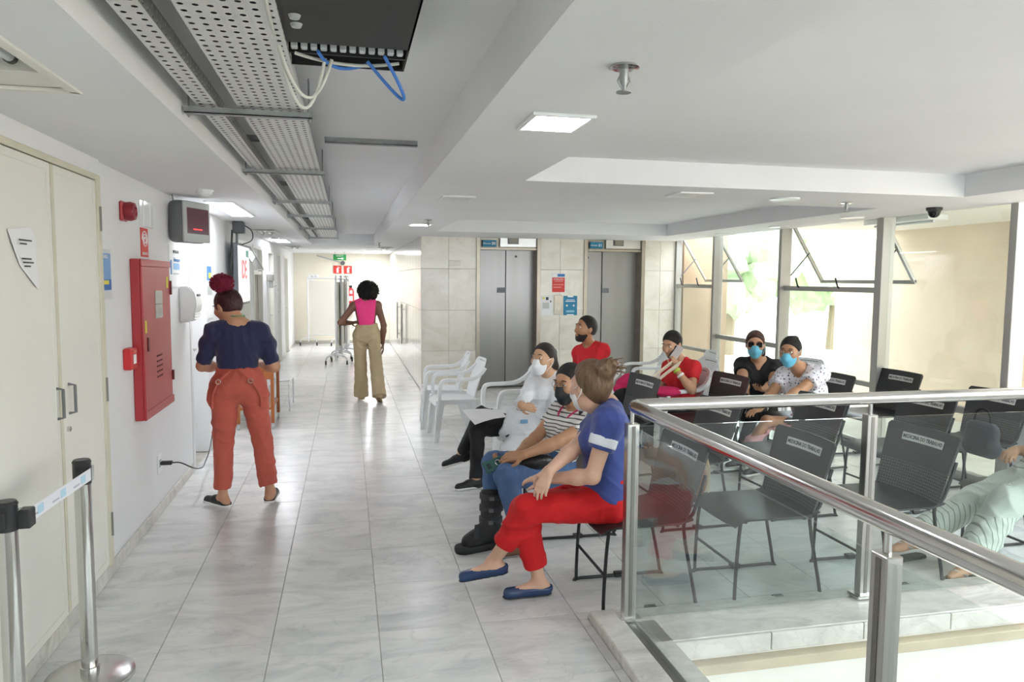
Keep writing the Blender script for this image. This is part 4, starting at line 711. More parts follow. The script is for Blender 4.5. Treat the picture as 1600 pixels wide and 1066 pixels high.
# ------------------------------------------------------------------ people: smooth bodies grown from joints
A = lambda *p: np.array(p, float)
def nz(v): v = np.asarray(v, float); return v/(np.linalg.norm(v)+1e-9)
class Field:
    def __init__(s, h, wr=0, fq=28, seed=1): s.h = h; s.ops = []; s.wr = wr; s.fq = fq; s.seed = seed
    def cone(s, a, b, ra, rb, k=.02, cut0=False, cut1=False, flat=None, fs=1.0, mode='u'):
        a, b = A(*a), A(*b); ab = b-a; L2 = ab@ab+1e-12; L = math.sqrt(L2); fl = None if flat is None else nz(flat)
        def f(X, Y, Z):
            p = (X-a[0], Y-a[1], Z-a[2]); t = (p[0]*ab[0]+p[1]*ab[1]+p[2]*ab[2])/L2; tc = np.clip(t, 0, 1)
            v = [p[i]-tc*ab[i] for i in range(3)]
            if fl is not None:
                q = (v[0]*fl[0]+v[1]*fl[1]+v[2]*fl[2])*(fs-1); v = [v[i]+q*fl[i] for i in range(3)]
            d = np.sqrt(v[0]**2+v[1]**2+v[2]**2)-(ra+(rb-ra)*tc)
            if cut0: d = np.maximum(d, -t*L)
            if cut1: d = np.maximum(d, (t-1)*L)
            return d
        R = max(ra, rb)/min(1, fs); s.ops.append((np.minimum(a, b)-R, np.maximum(a, b)+R, f, k, mode)); return s
    def ell(s, c, ax, r, k=.02, mode='u'):
        c = A(*c); ax = [nz(v) for v in ax]; R = max(r)
        def f(X, Y, Z):
            p = (X-c[0], Y-c[1], Z-c[2]); q = [p[0]*v[0]+p[1]*v[1]+p[2]*v[2] for v in ax]
            k0 = np.sqrt(sum((q[i]/r[i])**2 for i in range(3))); k1 = np.sqrt(sum((q[i]/r[i]**2)**2 for i in range(3)))+1e-9
            return k0*(k0-1)/k1
        s.ops.append((c-R, c+R, f, k, mode)); return s
    def plane(s, p, n, k=.004):            # keep the side opposite to n
        p, n = A(*p), nz(n); s.ops.append((None, None, lambda X, Y, Z: (X-p[0])*n[0]+(Y-p[1])*n[1]+(Z-p[2])*n[2], k, 'i')); return s
    def fn(s, f, mode='i', k=.004): s.ops.append((None, None, f, k, mode)); return s
    def mesh(s, name):
        h = s.h; lo = np.min([o[0] for o in s.ops if o[4] == 'u' and o[0] is not None], 0)-3*h-.01; hi = np.max([o[1] for o in s.ops if o[4] == 'u' and o[0] is not None], 0)+3*h+.01
        n = np.ceil((hi-lo)/h).astype(int)+1; ax = [(lo[i]+h*np.arange(n[i])).astype(np.float32) for i in range(3)]
        F = np.full(n, .5, np.float32)
        for o in s.ops:
            pad = max(o[3], .004)+2*h
            if o[0] is None: i0 = [0]*3; i1 = list(n)
            else:
                i0 = [max(0, int((o[0][i]-pad-lo[i])/h)) for i in range(3)]; i1 = [min(n[i], int((o[1][i]+pad-lo[i])/h)+2) for i in range(3)]
            sl = tuple(slice(i0[i], i1[i]) for i in range(3))
            X, Y, Z = ax[0][sl[0]][:, None, None], ax[1][sl[1]][None, :, None], ax[2][sl[2]][None, None, :]
            d = o[2](X, Y, Z); g = F[sl]; k = o[3]
            if o[4] == 'u': m = np.maximum(k-np.abs(g-d), 0)/k; F[sl] = np.minimum(g, d)-m*m*k*.25
            elif o[4] == 's': d = -d; m = np.maximum(k-np.abs(g-d), 0)/k; F[sl] = np.maximum(g, d)+m*m*k*.25
            else: m = np.maximum(k-np.abs(g-d), 0)/k; F[sl] = np.maximum(g, d)+m*m*k*.25
        if s.wr:                               # cloth folds
            rg = np.random.RandomState(s.seed); X, Y, Z = ax[0][:, None, None], ax[1][None, :, None], ax[2][None, None, :]; w_ = 0
            for j in range(4):
                k = rg.normal(size=3); k = k/np.linalg.norm(k)*A(1, 1, .75); q = rg.normal(size=3)*8; f_ = s.fq*(1+.45*j)
                ph = f_*(k[0]*X+k[1]*Y+k[2]*Z)+1.7*np.sin(q[0]*X+q[1]*Y+q[2]*Z+j)+rg.uniform(0, 6)
                w_ = w_+(1-np.abs(np.sin(ph)))**2*(.5+.5*np.sin(q[1]*X-q[2]*Y+q[0]*Z+2*j))/(1+.35*j)
            F += (s.wr*(.5-w_)).astype(np.float32)
        return nets(F, lo, h, name)
def nets(F, lo, h, name):
    S = F < 0; n = np.array(F.shape)-1; cnt = np.zeros(n, np.int8)
    for i in (0, 1):
        for j in (0, 1):
            for k in (0, 1): cnt += S[i:n[0]+i, j:n[1]+j, k:n[2]+k]
    cells = np.argwhere((cnt > 0) & (cnt < 8)); idx = np.full(n, -1, np.int64); idx[tuple(cells.T)] = np.arange(len(cells))
    P = np.zeros((len(cells), 3)); N = np.zeros(len(cells)); cs = [(i, j, k) for i in (0, 1) for j in (0, 1) for k in (0, 1)]
    for a in cs:
        for ax in range(3):
            if a[ax]: continue
            b = list(a); b[ax] = 1; fa = F[tuple((cells+a).T)]; fb = F[tuple((cells+b).T)]; m = (fa < 0) != (fb < 0); t = np.where(m, fa/np.where(fa == fb, 1, fa-fb), 0)
            q = np.array(a, float)[None]+np.array([1.0 if i == ax else 0 for i in range(3)])[None]*t[:, None]; P += q*m[:, None]; N += m
    V = lo+(cells+P/N[:, None])*h; Q = []
    for ax in range(3):
        u, v = (ax+1) % 3, (ax+2) % 3; sh = list(F.shape); sh[ax] -= 1
        s0 = [slice(None)]*3; s1 = [slice(None)]*3; s0[ax] = slice(0, -1); s1[ax] = slice(1, None)
        e = np.argwhere(S[tuple(s0)] != S[tuple(s1)]); ok = (e[:, u] > 0) & (e[:, v] > 0) & (e[:, u] < n[u]) & (e[:, v] < n[v]); e = e[ok]
        g = []
        for du, dv in ((0, 0), (1, 0), (1, 1), (0, 1)):
            c = e.copy(); c[:, u] -= du; c[:, v] -= dv; g.append(idx[tuple(c.T)])
        g = np.stack(g, 1); fl = S[tuple(e.T)]; g[~fl] = g[~fl][:, ::-1]; Q.append(g)
    Q = np.concatenate(Q)
    E_ = np.concatenate([Q[:, [0, 1]], Q[:, [1, 2]], Q[:, [2, 3]], Q[:, [3, 0]]]); dg = np.bincount(E_[:, 0], minlength=len(V))+np.bincount(E_[:, 1], minlength=len(V))
    for it in range(0 if name in ('body', 'face_mask') else 3):
        sm = np.stack([np.bincount(E_[:, 0], V[E_[:, 1], i], len(V))+np.bincount(E_[:, 1], V[E_[:, 0], i], len(V)) for i in range(3)], 1); V = V*.5+.5*sm/np.maximum(dg, 1)[:, None]
    me = bpy.data.meshes.new(name)
    me.vertices.add(len(V)); me.vertices.foreach_set('co', V.astype(np.float32).ravel()); me.loops.add(len(Q)*4); me.loops.foreach_set('vertex_index', Q.astype(np.int32).ravel())
    me.polygons.add(len(Q)); me.polygons.foreach_set('loop_start', np.arange(0, len(Q)*4, 4, dtype=np.int32)); me.update(calc_edges=True); me.validate()
    return me
def part(F, name, m, root): return link(name, F.mesh(name), m, root, 'all')
def ik(a, c, l1, l2, pole):
    a, c = A(*a), A(*c); d = c-a; L = min(np.linalg.norm(d), (l1+l2)*.998); u = nz(d); c = a+u*L
    ca = np.clip((l1*l1+L*L-l2*l2)/(2*l1*L), -1, 1); p = nz(A(*pole)-u*(u@A(*pole))); return a+u*l1*ca+p*l1*math.sqrt(1-ca*ca), c
SKIN = {}
def skinm(col): return SKIN.setdefault(col, mat('skin '+col, col, .48, var=.05, vscale=20, sss=.06))
HS = 1.08
class Person:
    def __init__(s, label, S, pel, neck, head, hf, fh, fs, skin, vox=.008, girth=1.0, hroll=0):
        s.S, s.v, s.g = S, vox, girth; s.pel, s.neck, s.hc = A(*pel), A(*neck), A(*head); s.root = thing('person', label, 'person', (float(s.pel[0]), float(s.pel[1]), 0)); s.skin = skinm(skin)
        z = A(0, 0, 1); s.up = nz(s.neck-s.pel); s.hf = nz(hf); s.hr = nz(np.cross(s.hf, z)); s.hu = np.cross(s.hr, s.hf)
        if hroll: s.hr, s.hu = s.hr*math.cos(hroll)+s.hu*math.sin(hroll), s.hu*math.cos(hroll)-s.hr*math.sin(hroll)
        fh, fs = nz(fh), nz(fs); s.fh = fh; s.rh = nz(np.cross(fh, z)); s.rs = nz(np.cross(fs, s.up)); s.fs = np.cross(s.up, s.rs)
        s.hip = {k: s.pel+s.rh*q*.09*S*girth-z*.015 for k, q in (('L', -1), ('R', 1))}; s.sh = {k: s.neck-s.up*.055*S+s.rs*q*.158*S for k, q in (('L', -1), ('R', 1))}
        s.arm, s.leg = {}, {}
    def arms(s, k, wrist, pole, hand, palm, curl=.35, spread=1.0):
        e, w_ = ik(s.sh[k], wrist, .285*s.S, .25*s.S, pole); s.arm[k] = (e, w_, nz(hand), nz(palm), curl)
    def legs(s, k, ankle, pole, toe):
        kn, a = ik(s.hip[k], ankle, .425*s.S, .405*s.S, pole); s.leg[k] = (kn, a, nz(toe))
    def torso(s, F, i=0, top=True, belly=0, bust=1.0):
        S, g = s.S, s.g; u = s.up; L = np.linalg.norm(s.neck-s.pel); mid = s.pel+u*L*.32; ch = s.pel+u*L*.66; rm = nz(s.rh+s.rs); fm = nz(np.cross(u, rm))
        F.ell(s.pel+s.up*.01, (s.rh, s.fh, np.cross(s.rh, s.fh)), (.165*S*g+i, .115*S*g+i, .115*S+i), .03)
        F.ell(mid+fm*belly*.5, (rm, fm, u), (.128*S*g+i, (.095+belly)*S*g+i, L*.34), .05); F.ell(ch, (s.rs, s.fs, u), (.145*S*g+i, .105*S*g+i, L*.36+i), .05)
        F.cone(s.sh['L'], s.sh['R'], .052*S+i, .052*S+i, .05)
        for k in 'LR': F.cone(s.neck+s.up*.02, s.sh[k]+s.up*.005, .045*S+i*.5, .045*S+i, .05)
        if bust:
            for q in (-1, 1): F.ell(ch+s.fs*.075*S*g+s.rs*q*.07*S*g-u*.01, (s.rs, s.fs, u), (.06*S*bust+i, .055*S*bust+i, .062*S*bust+i), .05)
    def body(s, bust=1.0, face=True, ears=True):
        S = s.S*HS; F = Field(s.v); s.torso(F, -.006, bust=bust); f, r, u, c = s.hf, s.hr, s.hu, s.hc
        F.cone(s.neck-s.up*.02, c-u*.07*S-f*.015*S, .055*S, .05*S, .035)
        H = Field(s.v)
        F.ell(c+u*.022*S-f*.012*S, (r, f, u), (.074*S, .095*S, .095*S), .01); F.ell(c-u*.045*S+f*.022*S, (r, f, u), (.057*S, .066*S, .072*S), .05); F.ell(c-u*.1*S+f*.062*S, (r, f, u), (.02*S, .02*S, .016*S), .03)
        F.cone(c+u*.012*S+f*.085*S, c-u*.032*S+f*.103*S, .008*S, .014*S, .014); F.ell(c+u*.03*S+f*.078*S, (r, f, u), (.045*S, .014*S, .01*S), .02)
        for q in (-1, 1):
            F.ell(c+u*.01*S+f*.093*S+r*q*.031*S, (r, f, u), (.017*S, .012*S, .011*S), .008, 's'); F.ell(c-u*.02*S+f*.066*S+r*q*.04*S, (r, f, u), (.02*S, .02*S, .02*S), .03)
            F.ell(c-u*.005*S-f*.005*S+r*q*.075*S, (r, f, u), (.011*S, .02*S, .032*S), .008)
        F.ell(c-u*.062*S+f*.085*S, (r, f, u), (.024*S, .011*S, .006*S), .008); F.ell(c-u*.073*S+f*.083*S, (r, f, u), (.02*S, .011*S, .007*S), .006)
        S = s.S
        for k in s.arm:
            e, w_, hd, pn, curl = s.arm[k]; F.cone(s.sh[k], e, .05*S*s.g, .038*S*s.g, .025); F.cone(e, e+(w_-e)*.35, .038*S*s.g, .039*S*s.g, .02); F.cone(e+(w_-e)*.3, w_, .039*S*s.g, .026*S, .02)
            s.hand(F, k)
        for k in s.leg:
            kn, a, toe = s.leg[k]; F.cone(s.hip[k], kn, .072*S, .047*S, .04); d = a-kn; bk = nz(np.cross(np.cross(toe, d), d))*.006*S; F.cone(kn, kn+d*.3+bk, .046*S, .046*S, .03); F.cone(kn+d*.3+bk, a, .046*S, .033*S, .03)
            dn = nz(np.cross(np.cross(toe, A(0, 0, 1)), toe))*-1 if abs(toe[2]) < .99 else A(0, 0, -1); dn = dn if dn[2] < 0 else -dn; s.leg[k] = (kn, a, toe); 
            F.cone(a, a-toe*.03*S+dn*.04*S, .033*S, .03*S, .02); F.cone(a+dn*.02*S, a+toe*.11*S+dn*.05*S, .032*S, .024*S, .03); F.cone(a-toe*.03*S+dn*.045*S, a+toe*.16*S+dn*.055*S, .028*S, .02*S, .03)
        part(F, 'body', s.skin, s.root)
        if face: s.eyes()
    def hand(s, F, k):
        e, w_, d, n, curl = s.arm[k]; S = s.S*.95; n = nz(n-d*(n@d)); sd = np.cross(d, n)*(1 if k == 'L' else -1); q = 1 if True else 0
        fing = ((.03, .086, .070, 1), (.010, .09, .078, 1), (-.010, .086, .072, 1.1), (-.028, .078, .056, 1.2))
        for o, pl, ln, cm in fing:
            kn = w_+d*pl*S+sd*o*S; F.cone(w_+sd*o*.5*S, kn, .014*S, .0105*S, .014); p = kn; ang = 0
            for seg, fr, rr in ((0, .45, .0095), (1, .32, .0085), (2, .25, .0075)):
                ang += curl*cm*(1 if seg else .8); dr = d*math.cos(ang)+n*math.sin(ang); e2 = p+dr*ln*fr*S*1.05; F.cone(p, e2, rr*S, (rr-.0006)*S, .003); p = e2
        t0 = w_+d*.02*S+sd*.022*S; t1 = t0+nz(d*.65+sd*.65+n*.35)*.045*S; t2 = t1+nz(d*.85+sd*.2+n*.4)*.032*S; t3 = t2+nz(d*.9-sd*.05+n*.45)*.026*S; F.cone(t0, t1, .015*S, .011*S, .012); F.cone(t1, t2, .011*S, .0095*S, .003); F.cone(t2, t3, .0095*S, .008*S, .003)
    def eyes(s):
        S, f, r, u, c = s.S*HS, s.hf, s.hr, s.hu, s.hc
        for q in (-1, 1):
            p = c+u*.01*S+f*.078*S+r*q*.031*S; e = B().sphere(p, .0125*S, 12).done('eye', mat('eye white', 'e8e2dc', .25), s.root, True)
            B().sphere(p+u*.0065*S-f*.0005*S, .0128*S, 12).done('eyelid', s.skin, s.root, True); B().sphere(p-u*.0085*S-f*.002*S, .0125*S, 12).done('eyelid', s.skin, s.root, True)
            B().sphere(p+f*.0072*S-u*.001*S, .0065*S, 8).done('iris', mat('iris', '2a1c14', .15), e, True)
            B().tube([p+u*.022*S+f*.012*S-r*q*.018*S, p+u*.027*S+f*.012*S, p+u*.022*S+f*.004*S+r*q*.02*S], [.002*S, .0035*S, .002*S], 6).done('eyebrow', mat('brow', '2b1d17', .8), s.root, True)
    def hair(s, m, vol=.012, front=.75, off=0.0, low=.08, extra=None, name='hair', noise=0):
        S, f, r, u, c = s.S*HS, s.hf, s.hr, s.hu, s.hc; F = Field(min(s.v, .007)); F.ell(c+u*.024*S-f*.014*S, (r, f, u), (.076*S+vol, .096*S+vol, .096*S+vol), .01)
        F.cone(c-f*.05*S, c-f*.05*S-u*.05*S, .055*S, .04*S, .03)
        F.plane(c+f*off*S, nz(f-u*front), .012); F.plane(c-u*low*S, -u, .01)
        if extra: extra(F, S, f, r, u, c)
        return part(F, name, m, s.root)
    def mask(s, m, loops=True):
        S, f, r, u, c = s.S*HS, s.hf, s.hr, s.hu, s.hc; F = Field(.005); F.ell(c-u*.045*S+f*.025*S, (r, f, u), (.066*S, .078*S, .075*S), .02); F.cone(c-u*.005*S+f*.09*S, c-u*.05*S+f*.106*S, .014*S, .018*S, .04); F.ell(c-u*.095*S+f*.06*S, (r, f, u), (.03*S, .032*S, .027*S), .03)
        F.plane(c-u*.0*S+f*.09*S, nz(u-f*.0), .006); F.plane(c+f*.035*S, -f, .006); o = part(F, 'face_mask', m, s.root)
        if loops:
            for q in (-1, 1):
                for z0, z1 in ((-.012, .02), (-.085, -.03)): B().tube([c+u*z0*S+f*.045*S+r*q*.066*S, c+u*(z0+z1)*.5*S+f*.015*S+r*q*.078*S, c+u*z1*S-f*.012*S+r*q*.082*S], .0022, 6).done('ear_loop', m, o, True)
                B().tube([c+u*.02*S-f*.012*S+r*q*.082*S, c-u*.005*S-f*.022*S+r*q*.083*S, c-u*.03*S-f*.012*S+r*q*.082*S], .0022, 6).done('ear_loop', m, o, True)
        return o
    def top(s, m, i=.012, hem=.0, sleeve=.55, sr=.058, neckr=.07, neckf=.02, vneck=0, belly=0, bust=1.0, puff=0, name='shirt', extra=None, k=.03, wr=.009):
        S = s.S; F = Field(s.v, wr, 26, int(s.pel[0]*100) % 97); s.torso(F, i, belly=belly, bust=bust)
        for q in s.arm:
            e, w_ = s.arm[q][:2]; sh = s.sh[q]
            if sleeve <= 0: continue
            if sleeve <= 1: F.cone(sh, sh+(e-sh)*sleeve, (.054*S+i)*s.g, sr*S*s.g, k, cut1=True)
            else: F.cone(sh, e, (.054*S+i)*s.g, .048*S+i*.6, k); F.cone(e, e+(w_-e)*(sleeve-1), .048*S+i*.6, .038*S+i*.5, .03, cut1=True)
            if puff: F.ell(sh+(e-sh)*.36+s.rs*(.018 if q == 'R' else -.018), (s.rs, s.fs, s.up), (.062*S+puff, .062*S+puff, .075*S), .02)
        if extra: extra(F)
        F.plane(s.pel+s.up*hem, -s.up, .003)
        if sleeve <= 0:
            for q in (-1, 1): F.plane(s.neck+s.rs*q*.145*S, s.rs*q-s.up*.15, .006)
        F.ell(s.neck+s.fs*neckf+s.up*.05*S, (s.rs, s.fs, s.up), (neckr*S, neckr*1.05*S, .085*S), .01, 's')
        if vneck: F.cone(s.neck+s.fs*.09*S+s.up*.02, s.neck+s.fs*.15*S-s.up*vneck, .06*S, .012*S, .01, mode='s')
        return part(F, name, m, s.root)
    def pants(s, m, i=.012, cuff=.95, rk=.064, rc=.055, waist=.12, name='trousers', rt=.088, extra=None, cuffs=None, wr=.012):
        S = s.S; F = Field(s.v, wr, 22, int(s.pel[1]*100) % 89); F.ell(s.pel, (s.rh, s.fh, np.cross(s.rh, s.fh)), (.162*S*s.g+i, .115*S*s.g+i, .12*S+i), .04)
        L = np.linalg.norm(s.neck-s.pel); F.ell(s.pel+s.up*L*.25, (s.rh, s.fh, s.up), (.132*S*s.g+i, .098*S*s.g+i, L*.3), .05)
        for q in s.leg:
            kn, a, toe = s.leg[q]; c = (cuffs or {}).get(q, cuff); F.cone(s.hip[q]+s.rh*(0), kn, rt*S*s.g, rk*S, .035); e = kn+(a-kn)*c; F.cone(kn, e, rk*S, rc*S, .02, cut1=True)
        if extra: extra(F)
        F.plane(s.pel+s.up*waist, s.up, .004)
        return part(F, name, m, s.root)
    def shoe(s, q, m, sole, kind='sneaker', name='shoe'):
        S = s.S; kn, a, t = s.leg[q]; side = nz(np.cross(t, A(0, 0, 1))); dn = np.cross(t, side); dn = dn if dn[2] < 0 else -dn; F = Field(.006); hl = a-t*.035*S+dn*.045*S; tp = a+t*.165*S+dn*.055*S
        lift = .02 if kind != 'flat' else .0
        F.cone(hl, tp, .037*S, .031*S, .03, flat=dn, fs=.85); F.cone(hl-dn*.01, a+t*.07*S+dn*.03*S, .036*S, .028*S, .03)
        if kind in ('sneaker', 'boot'): F.cone(a+dn*.04*S-t*.01*S, a-t*.01*S+dn*.005*S, .042*S, .042*S, .03, cut1=True)
        bot = a+dn*.075*S
        F.plane(bot, dn, .003)
        if kind == 'flat': F.plane(a+dn*.028*S-t*.0, -dn-t*.02, .006); F.ell(a+t*.04*S+dn*.03*S, (t, side, dn), (.075*S, .028*S, .03*S), .006, 's')
        if kind == 'mule': F.ell(a-t*.055*S+dn*.01*S, (t, side, dn), (.05*S, .06*S, .045*S), .006, 's')
        sh = part(F, name, m, s.root)
        if kind == 'sneaker':
            for j in range(4): c0 = a+t*(.045+.02*j)*S+dn*(.004+.009*j)*S; B().tube([tuple(c0-side*.02*S+dn*.01), tuple(c0-dn*.003), tuple(c0+side*.02*S+dn*.01)], .003, 5).done('lace', m, sh)
        if sole:
            G = Field(.006); G.cone(hl, tp, .0415*S, .036*S, .03, flat=dn, fs=.3); G.plane(bot, dn, .002); G.plane(bot-dn*(.008 if kind == 'flat' else .02)*S, -dn, .002); part(G, 'sole', sole, sh)
        return sh
def tubeat(root, name, pts, r, m, n=6): return B().tube(cr([tuple(p) for p in pts], 4), r, n).done(name, m, root, True)
def leg_stripes(name, c1, c2, scale):     # stripes that run along a seated leg
    m = mat(name, c1, .85, bump=.3, bscale=10); nt = m.node_tree; b = nt.nodes['Principled BSDF']; N = nt.nodes.new; Lk = nt.links.new
    tc = N('ShaderNodeTexCoord'); sp = N('ShaderNodeSeparateXYZ'); Lk(tc.outputs['Object'], sp.inputs[0]); mr = N('ShaderNodeMapRange'); mr.inputs[1].default_value = .36; mr.inputs[2].default_value = .56; Lk(sp.outputs[2], mr.inputs[0])
    mx = N('ShaderNodeMix'); Lk(mr.outputs[0], mx.inputs[0]); Lk(sp.outputs[0], mx.inputs[2]); Lk(sp.outputs[2], mx.inputs[3])
    cb = N('ShaderNodeCombineXYZ'); Lk(mx.outputs[0], cb.inputs[0]); wv = N('ShaderNodeTexWave'); wv.inputs['Scale'].default_value = scale*2; Lk(cb.outputs[0], wv.inputs[0])
    r = N('ShaderNodeValToRGB'); r.color_ramp.interpolation = 'CONSTANT'; r.color_ramp.elements[0].color = lin(c2); r.color_ramp.elements[1].position = .08; r.color_ramp.elements[1].color = lin(c1); Lk(wv.outputs[0], r.inputs[0]); Lk(r.outputs[0], b.inputs['Base Color'])
    return m
NAVY = mat('navy cloth', '23264a', .85, bump=.15, bscale=120, sheen=.2); CORAL = mat('coral cloth', 'c05a4a', .8, bump=.35, bscale=9, var=.08, vscale=8, sheen=.1); PINK = mat('hot pink knit', 'ee3f86', .8, bump=.2, bscale=150, stretch=(1, 1, .2)); BEIGE = mat('khaki cloth', 'b9a684', .85, bump=.35, bscale=8, stretch=(1, 1, .35), var=.06)
COAT = mat('white coat cloth', 'eceef2', .8, bump=.4, bscale=9); BLACKC = mat('black cloth', '1d1d20', .8, bump=.3, bscale=12); DENIM = mat('denim', '54729f', .85, bump=.3, bscale=14, var=.2, vscale=9); BLUET = mat('blue jersey', '3f4f93', .85, bump=.35, bscale=9, sheen=.2); REDT = mat('red crepe', 'd2151b', .8, bump=.45, bscale=11, stretch=(1, 1, .6), var=.08); REDJ = mat('red jersey', 'd8262f', .85, bump=.3, bscale=10); PINKT = mat('pale pink cloth', 'd9a5a5', .85, bump=.3, bscale=10)
STRIPE = stripes('striped jersey', 'eeece8', '55585c', 14.0, .2, 'Z'); PRINT = motif('printed blouse', 'eceaf0', ('4b4f6d', '8f6f86', '5a6a8a'), 34); STRW = leg_stripes('striped linen', 'e2e8df', '9fa69f', 5.5)
HB = mat('black hair', '100d0b', .55, bump=1, bscale=130, stretch=(1, 1, .12)); HDB = mat('dark brown hair', '2a1d18', .45, bump=1, bscale=130, stretch=(1, 1, .12)); HBL = mat('dark blonde hair', '6b5138', .5, bump=.7, bscale=50, var=.35, vscale=40, stretch=(1, 1, .3)); HRED = mat('crimson pom hair', '8f1f3d', .8, bump=.8, bscale=90, var=.3, vscale=50); HDR = mat('dark red brown hair', '3a161b', .5, bump=.5, bscale=60)
MW = mat('white mask', 'edeff1', .7, bump=.15, bscale=20, stretch=(1, 1, 6)); MB = mat('blue mask', '6fc3e0', .7, bump=.2, bscale=20, stretch=(1, 1, 6)); MK = mat('black mask', '2a2b2e', .7)
WS = mat('white rubber', 'e9e8e4', .6); BS = mat('black shoe', '1e1f21', .5); NV = mat('navy patent', '2b4068', .25); TANS = mat('tan suede', 'b49a74', .8)
Z3 = A(0, 0, 1)
def fuzz(c, r, n, seed, amp, m, name, root, sq=1.0, hair=.012):     # a curly mass: core plus many short curls
    rng = random.Random(seed); b = B(); t = bmesh.new(); bmesh.ops.create_icosphere(t, subdivisions=3, radius=1)
    for v in t.verts: v.co = v.co*(r*(.86+amp*rng.random()))
    for v in t.verts: v.co.z *= sq
    b.join(t, Matrix.Translation(Vector(c)))
    for i in range(n):
        u = rng.uniform(-1, 1); a = rng.uniform(0, 2*PI); d = Vector((math.sqrt(1-u*u)*math.cos(a), math.sqrt(1-u*u)*math.sin(a), u*sq)); o = d.orthogonal().normalized(); o.rotate(Matrix.Rotation(rng.uniform(0, 6.28), 3, d)); p = Vector(c)+d*r*.85
        L = r*rng.uniform(.16, .3); b.tube([p, p+d*L*.5+o*hair*.5, p+d*L*.8-o*hair*.2, p+d*L*.7+o*hair], [hair*.55, hair*.5, hair*.4, hair*.2], 4)
    return b.done(name, m, root, True)
# 1 standing woman seen from behind
p = Person('standing woman with crimson pom bun, navy top and coral trousers, back turned', .97, at(372, 601, 5.55), at(371, 507, 5.55), at(356, 479, 5.60), (-.72, .6, -.36), (-.12, 1, 0), (-.12, 1, 0), 'c49272', .007, 1.04)
p.arms('L', p.pel+A(-.13, .26, .10), (-.7, -.8, -.3), (.5, .6, .1), (.6, 0, -.5)); p.arms('R', p.pel+A(.12, .26, .12), (.6, -.8, -.3), (-.6, .6, .1), (-.5, 0, -.5))
p.legs('L', (-.90, 5.58, .085), (-.15, 1, 0), (-.75, .66, 0)); p.legs('R', (-.57, 5.62, .085), (.1, 1, 0), (.12, 1, 0))
p.body()
p.hair(HDR, .008, .3, .055, .055); fuzz(p.hc+A(-.03, -.03, .165), .08, 420, 3, .1, HRED, 'pom_bun', p.root, .85, .010)
p.top(NAVY, .010, .075, .88, .054, .088, .0, puff=.004)
def x1(F):
    for q in (-1, 1): F.ell(p.hip['R' if q > 0 else 'L']+p.rh*q*.085-A(0, .02, .07), (p.rh, p.fh, Z3), (.035, .05, .07), .03)
p.pants(CORAL, .016, .87, .076, .066, .13, rt=.102, extra=x1)
for q in ('L', 'R'): p.shoe(q, BS, WS, 'mule')
B().lathe([(.058, -.013), (.067, -.013), (.065, .013), (.057, .013)], tuple(p.neck+A(-.015, .02, .052)), 24).done('lanyard', mat('green ribbon', '2f8a5a', .6), p.root, True)
for q in (-1, 1):
    b0 = p.pel+p.rh*q*.105-A(0, .13, -.045); tubeat(p.root, 'waist_strap', [p.pel+A(.03*q, -.155, .12), b0+A(0, -.02, 0), b0+A(.05*q, .04, -.10), b0+A(.06*q, .05, -.2)], .009, CORAL); B().tube([tuple(b0+A(.016*math.cos(k*.7), -.034, .016*math.sin(k*.7))) for k in range(10)], .003, 6).done('strap_ring', POLISH, p.root, True)
# 2 woman walking away
p = Person('woman with black afro walking away in pink sleeveless top and khaki trousers', 1.0, at(573, 522, 10.16), at(571, 471, 10.16), at(575, 459, 10.2), (.1, 1, 0), (0, 1, 0), (0, 1, 0), '7a5340', .009)
p.arms('L', p.pel+A(-.19, .16, .14), (-.8, -.8, -.2), (.6, .7, .1), (.5, 0, -.5)); p.arms('R', at(598, 536, 10.2), (.8, -.5, 0), (.08, .05, -1), (-1, 0, 0), .25)
p.legs('L', (.17, 10.3, .09), (0, 1, 0), (-.15, 1, 0)); p.legs('R', (.40, 10.0, .13), (0, 1, 0), (.15, .9, -.45))
p.body(); fuzz(p.hc+A(0, -.02, .035), .142, 700, 5, .14, HB, 'afro_hair', p.root, .98, .014)
p.top(PINK, .012, .12, 0, neckr=.062, neckf=.0); p.pants(BEIGE, .012, 1.1, .086, .098, .14, rt=.096)
for q in 'LR': p.shoe(q, TANS, TANS, 'sneaker')
# 3 woman in a white coat, legs crossed
p = Person('seated woman in white lab coat and white mask with crossed legs', .98, at(822, 668, 5.85), at(863, 588, 5.85), at(849, 561, 5.74), (-.78, -.62, .06), (-1, -.05, 0), (-.9, -.3, 0), 'd0a482', .007)
p.arms('L', at(826, 640, 5.80), (.5, -.75, -.45), (-.6, .7, .1), (.8, .3, 0), .3); p.arms('R', at(813, 633, 5.57), (-.3, .6, -.6), (.93, .05, -.25), (.1, .9, -.2), .25)
p.legs('L', at(722, 708, 5.98), (-.6, -.1, 1), (-.92, -.12, -.22)); p.legs('R', at(744, 748, 5.78), (-.5, 0, 1), (-.9, -.3, -.0))
p.body(); p.mask(MW)
def pony(F, S, f, r, u, c): F.ell(c-f*.115*S+u*.05*S, (r, f, u), (.03, .03, .03), .02); F.cone(c-f*.125*S+u*.05*S, c-f*.15*S-u*.06*S, .03, .034, .02); F.cone(c-f*.15*S-u*.06*S, c-f*.13*S-u*.16*S, .034, .016, .02)
p.hair(HDB, .009, .7, .012, .075, pony)
def coat(F):
    for q in 'LR': F.cone(p.hip[q], p.hip[q]+(p.leg[q][0]-p.hip[q])*.55, .12, .105, .05, cut1=True)
    F.cone(p.pel+A(-.02, -.13, 0), p.pel+A(-.13, -.19, -.28), .05, .055, .05, cut1=True); F.cone(p.pel+A(-.1, -.13, .0), p.pel+A(-.24, -.17, -.22), .045, .05, .05, cut1=True); F.cone(p.pel+A(.0, -.16, -.05), p.pel+A(-.2, -.18, -.14), .05, .06, .05)
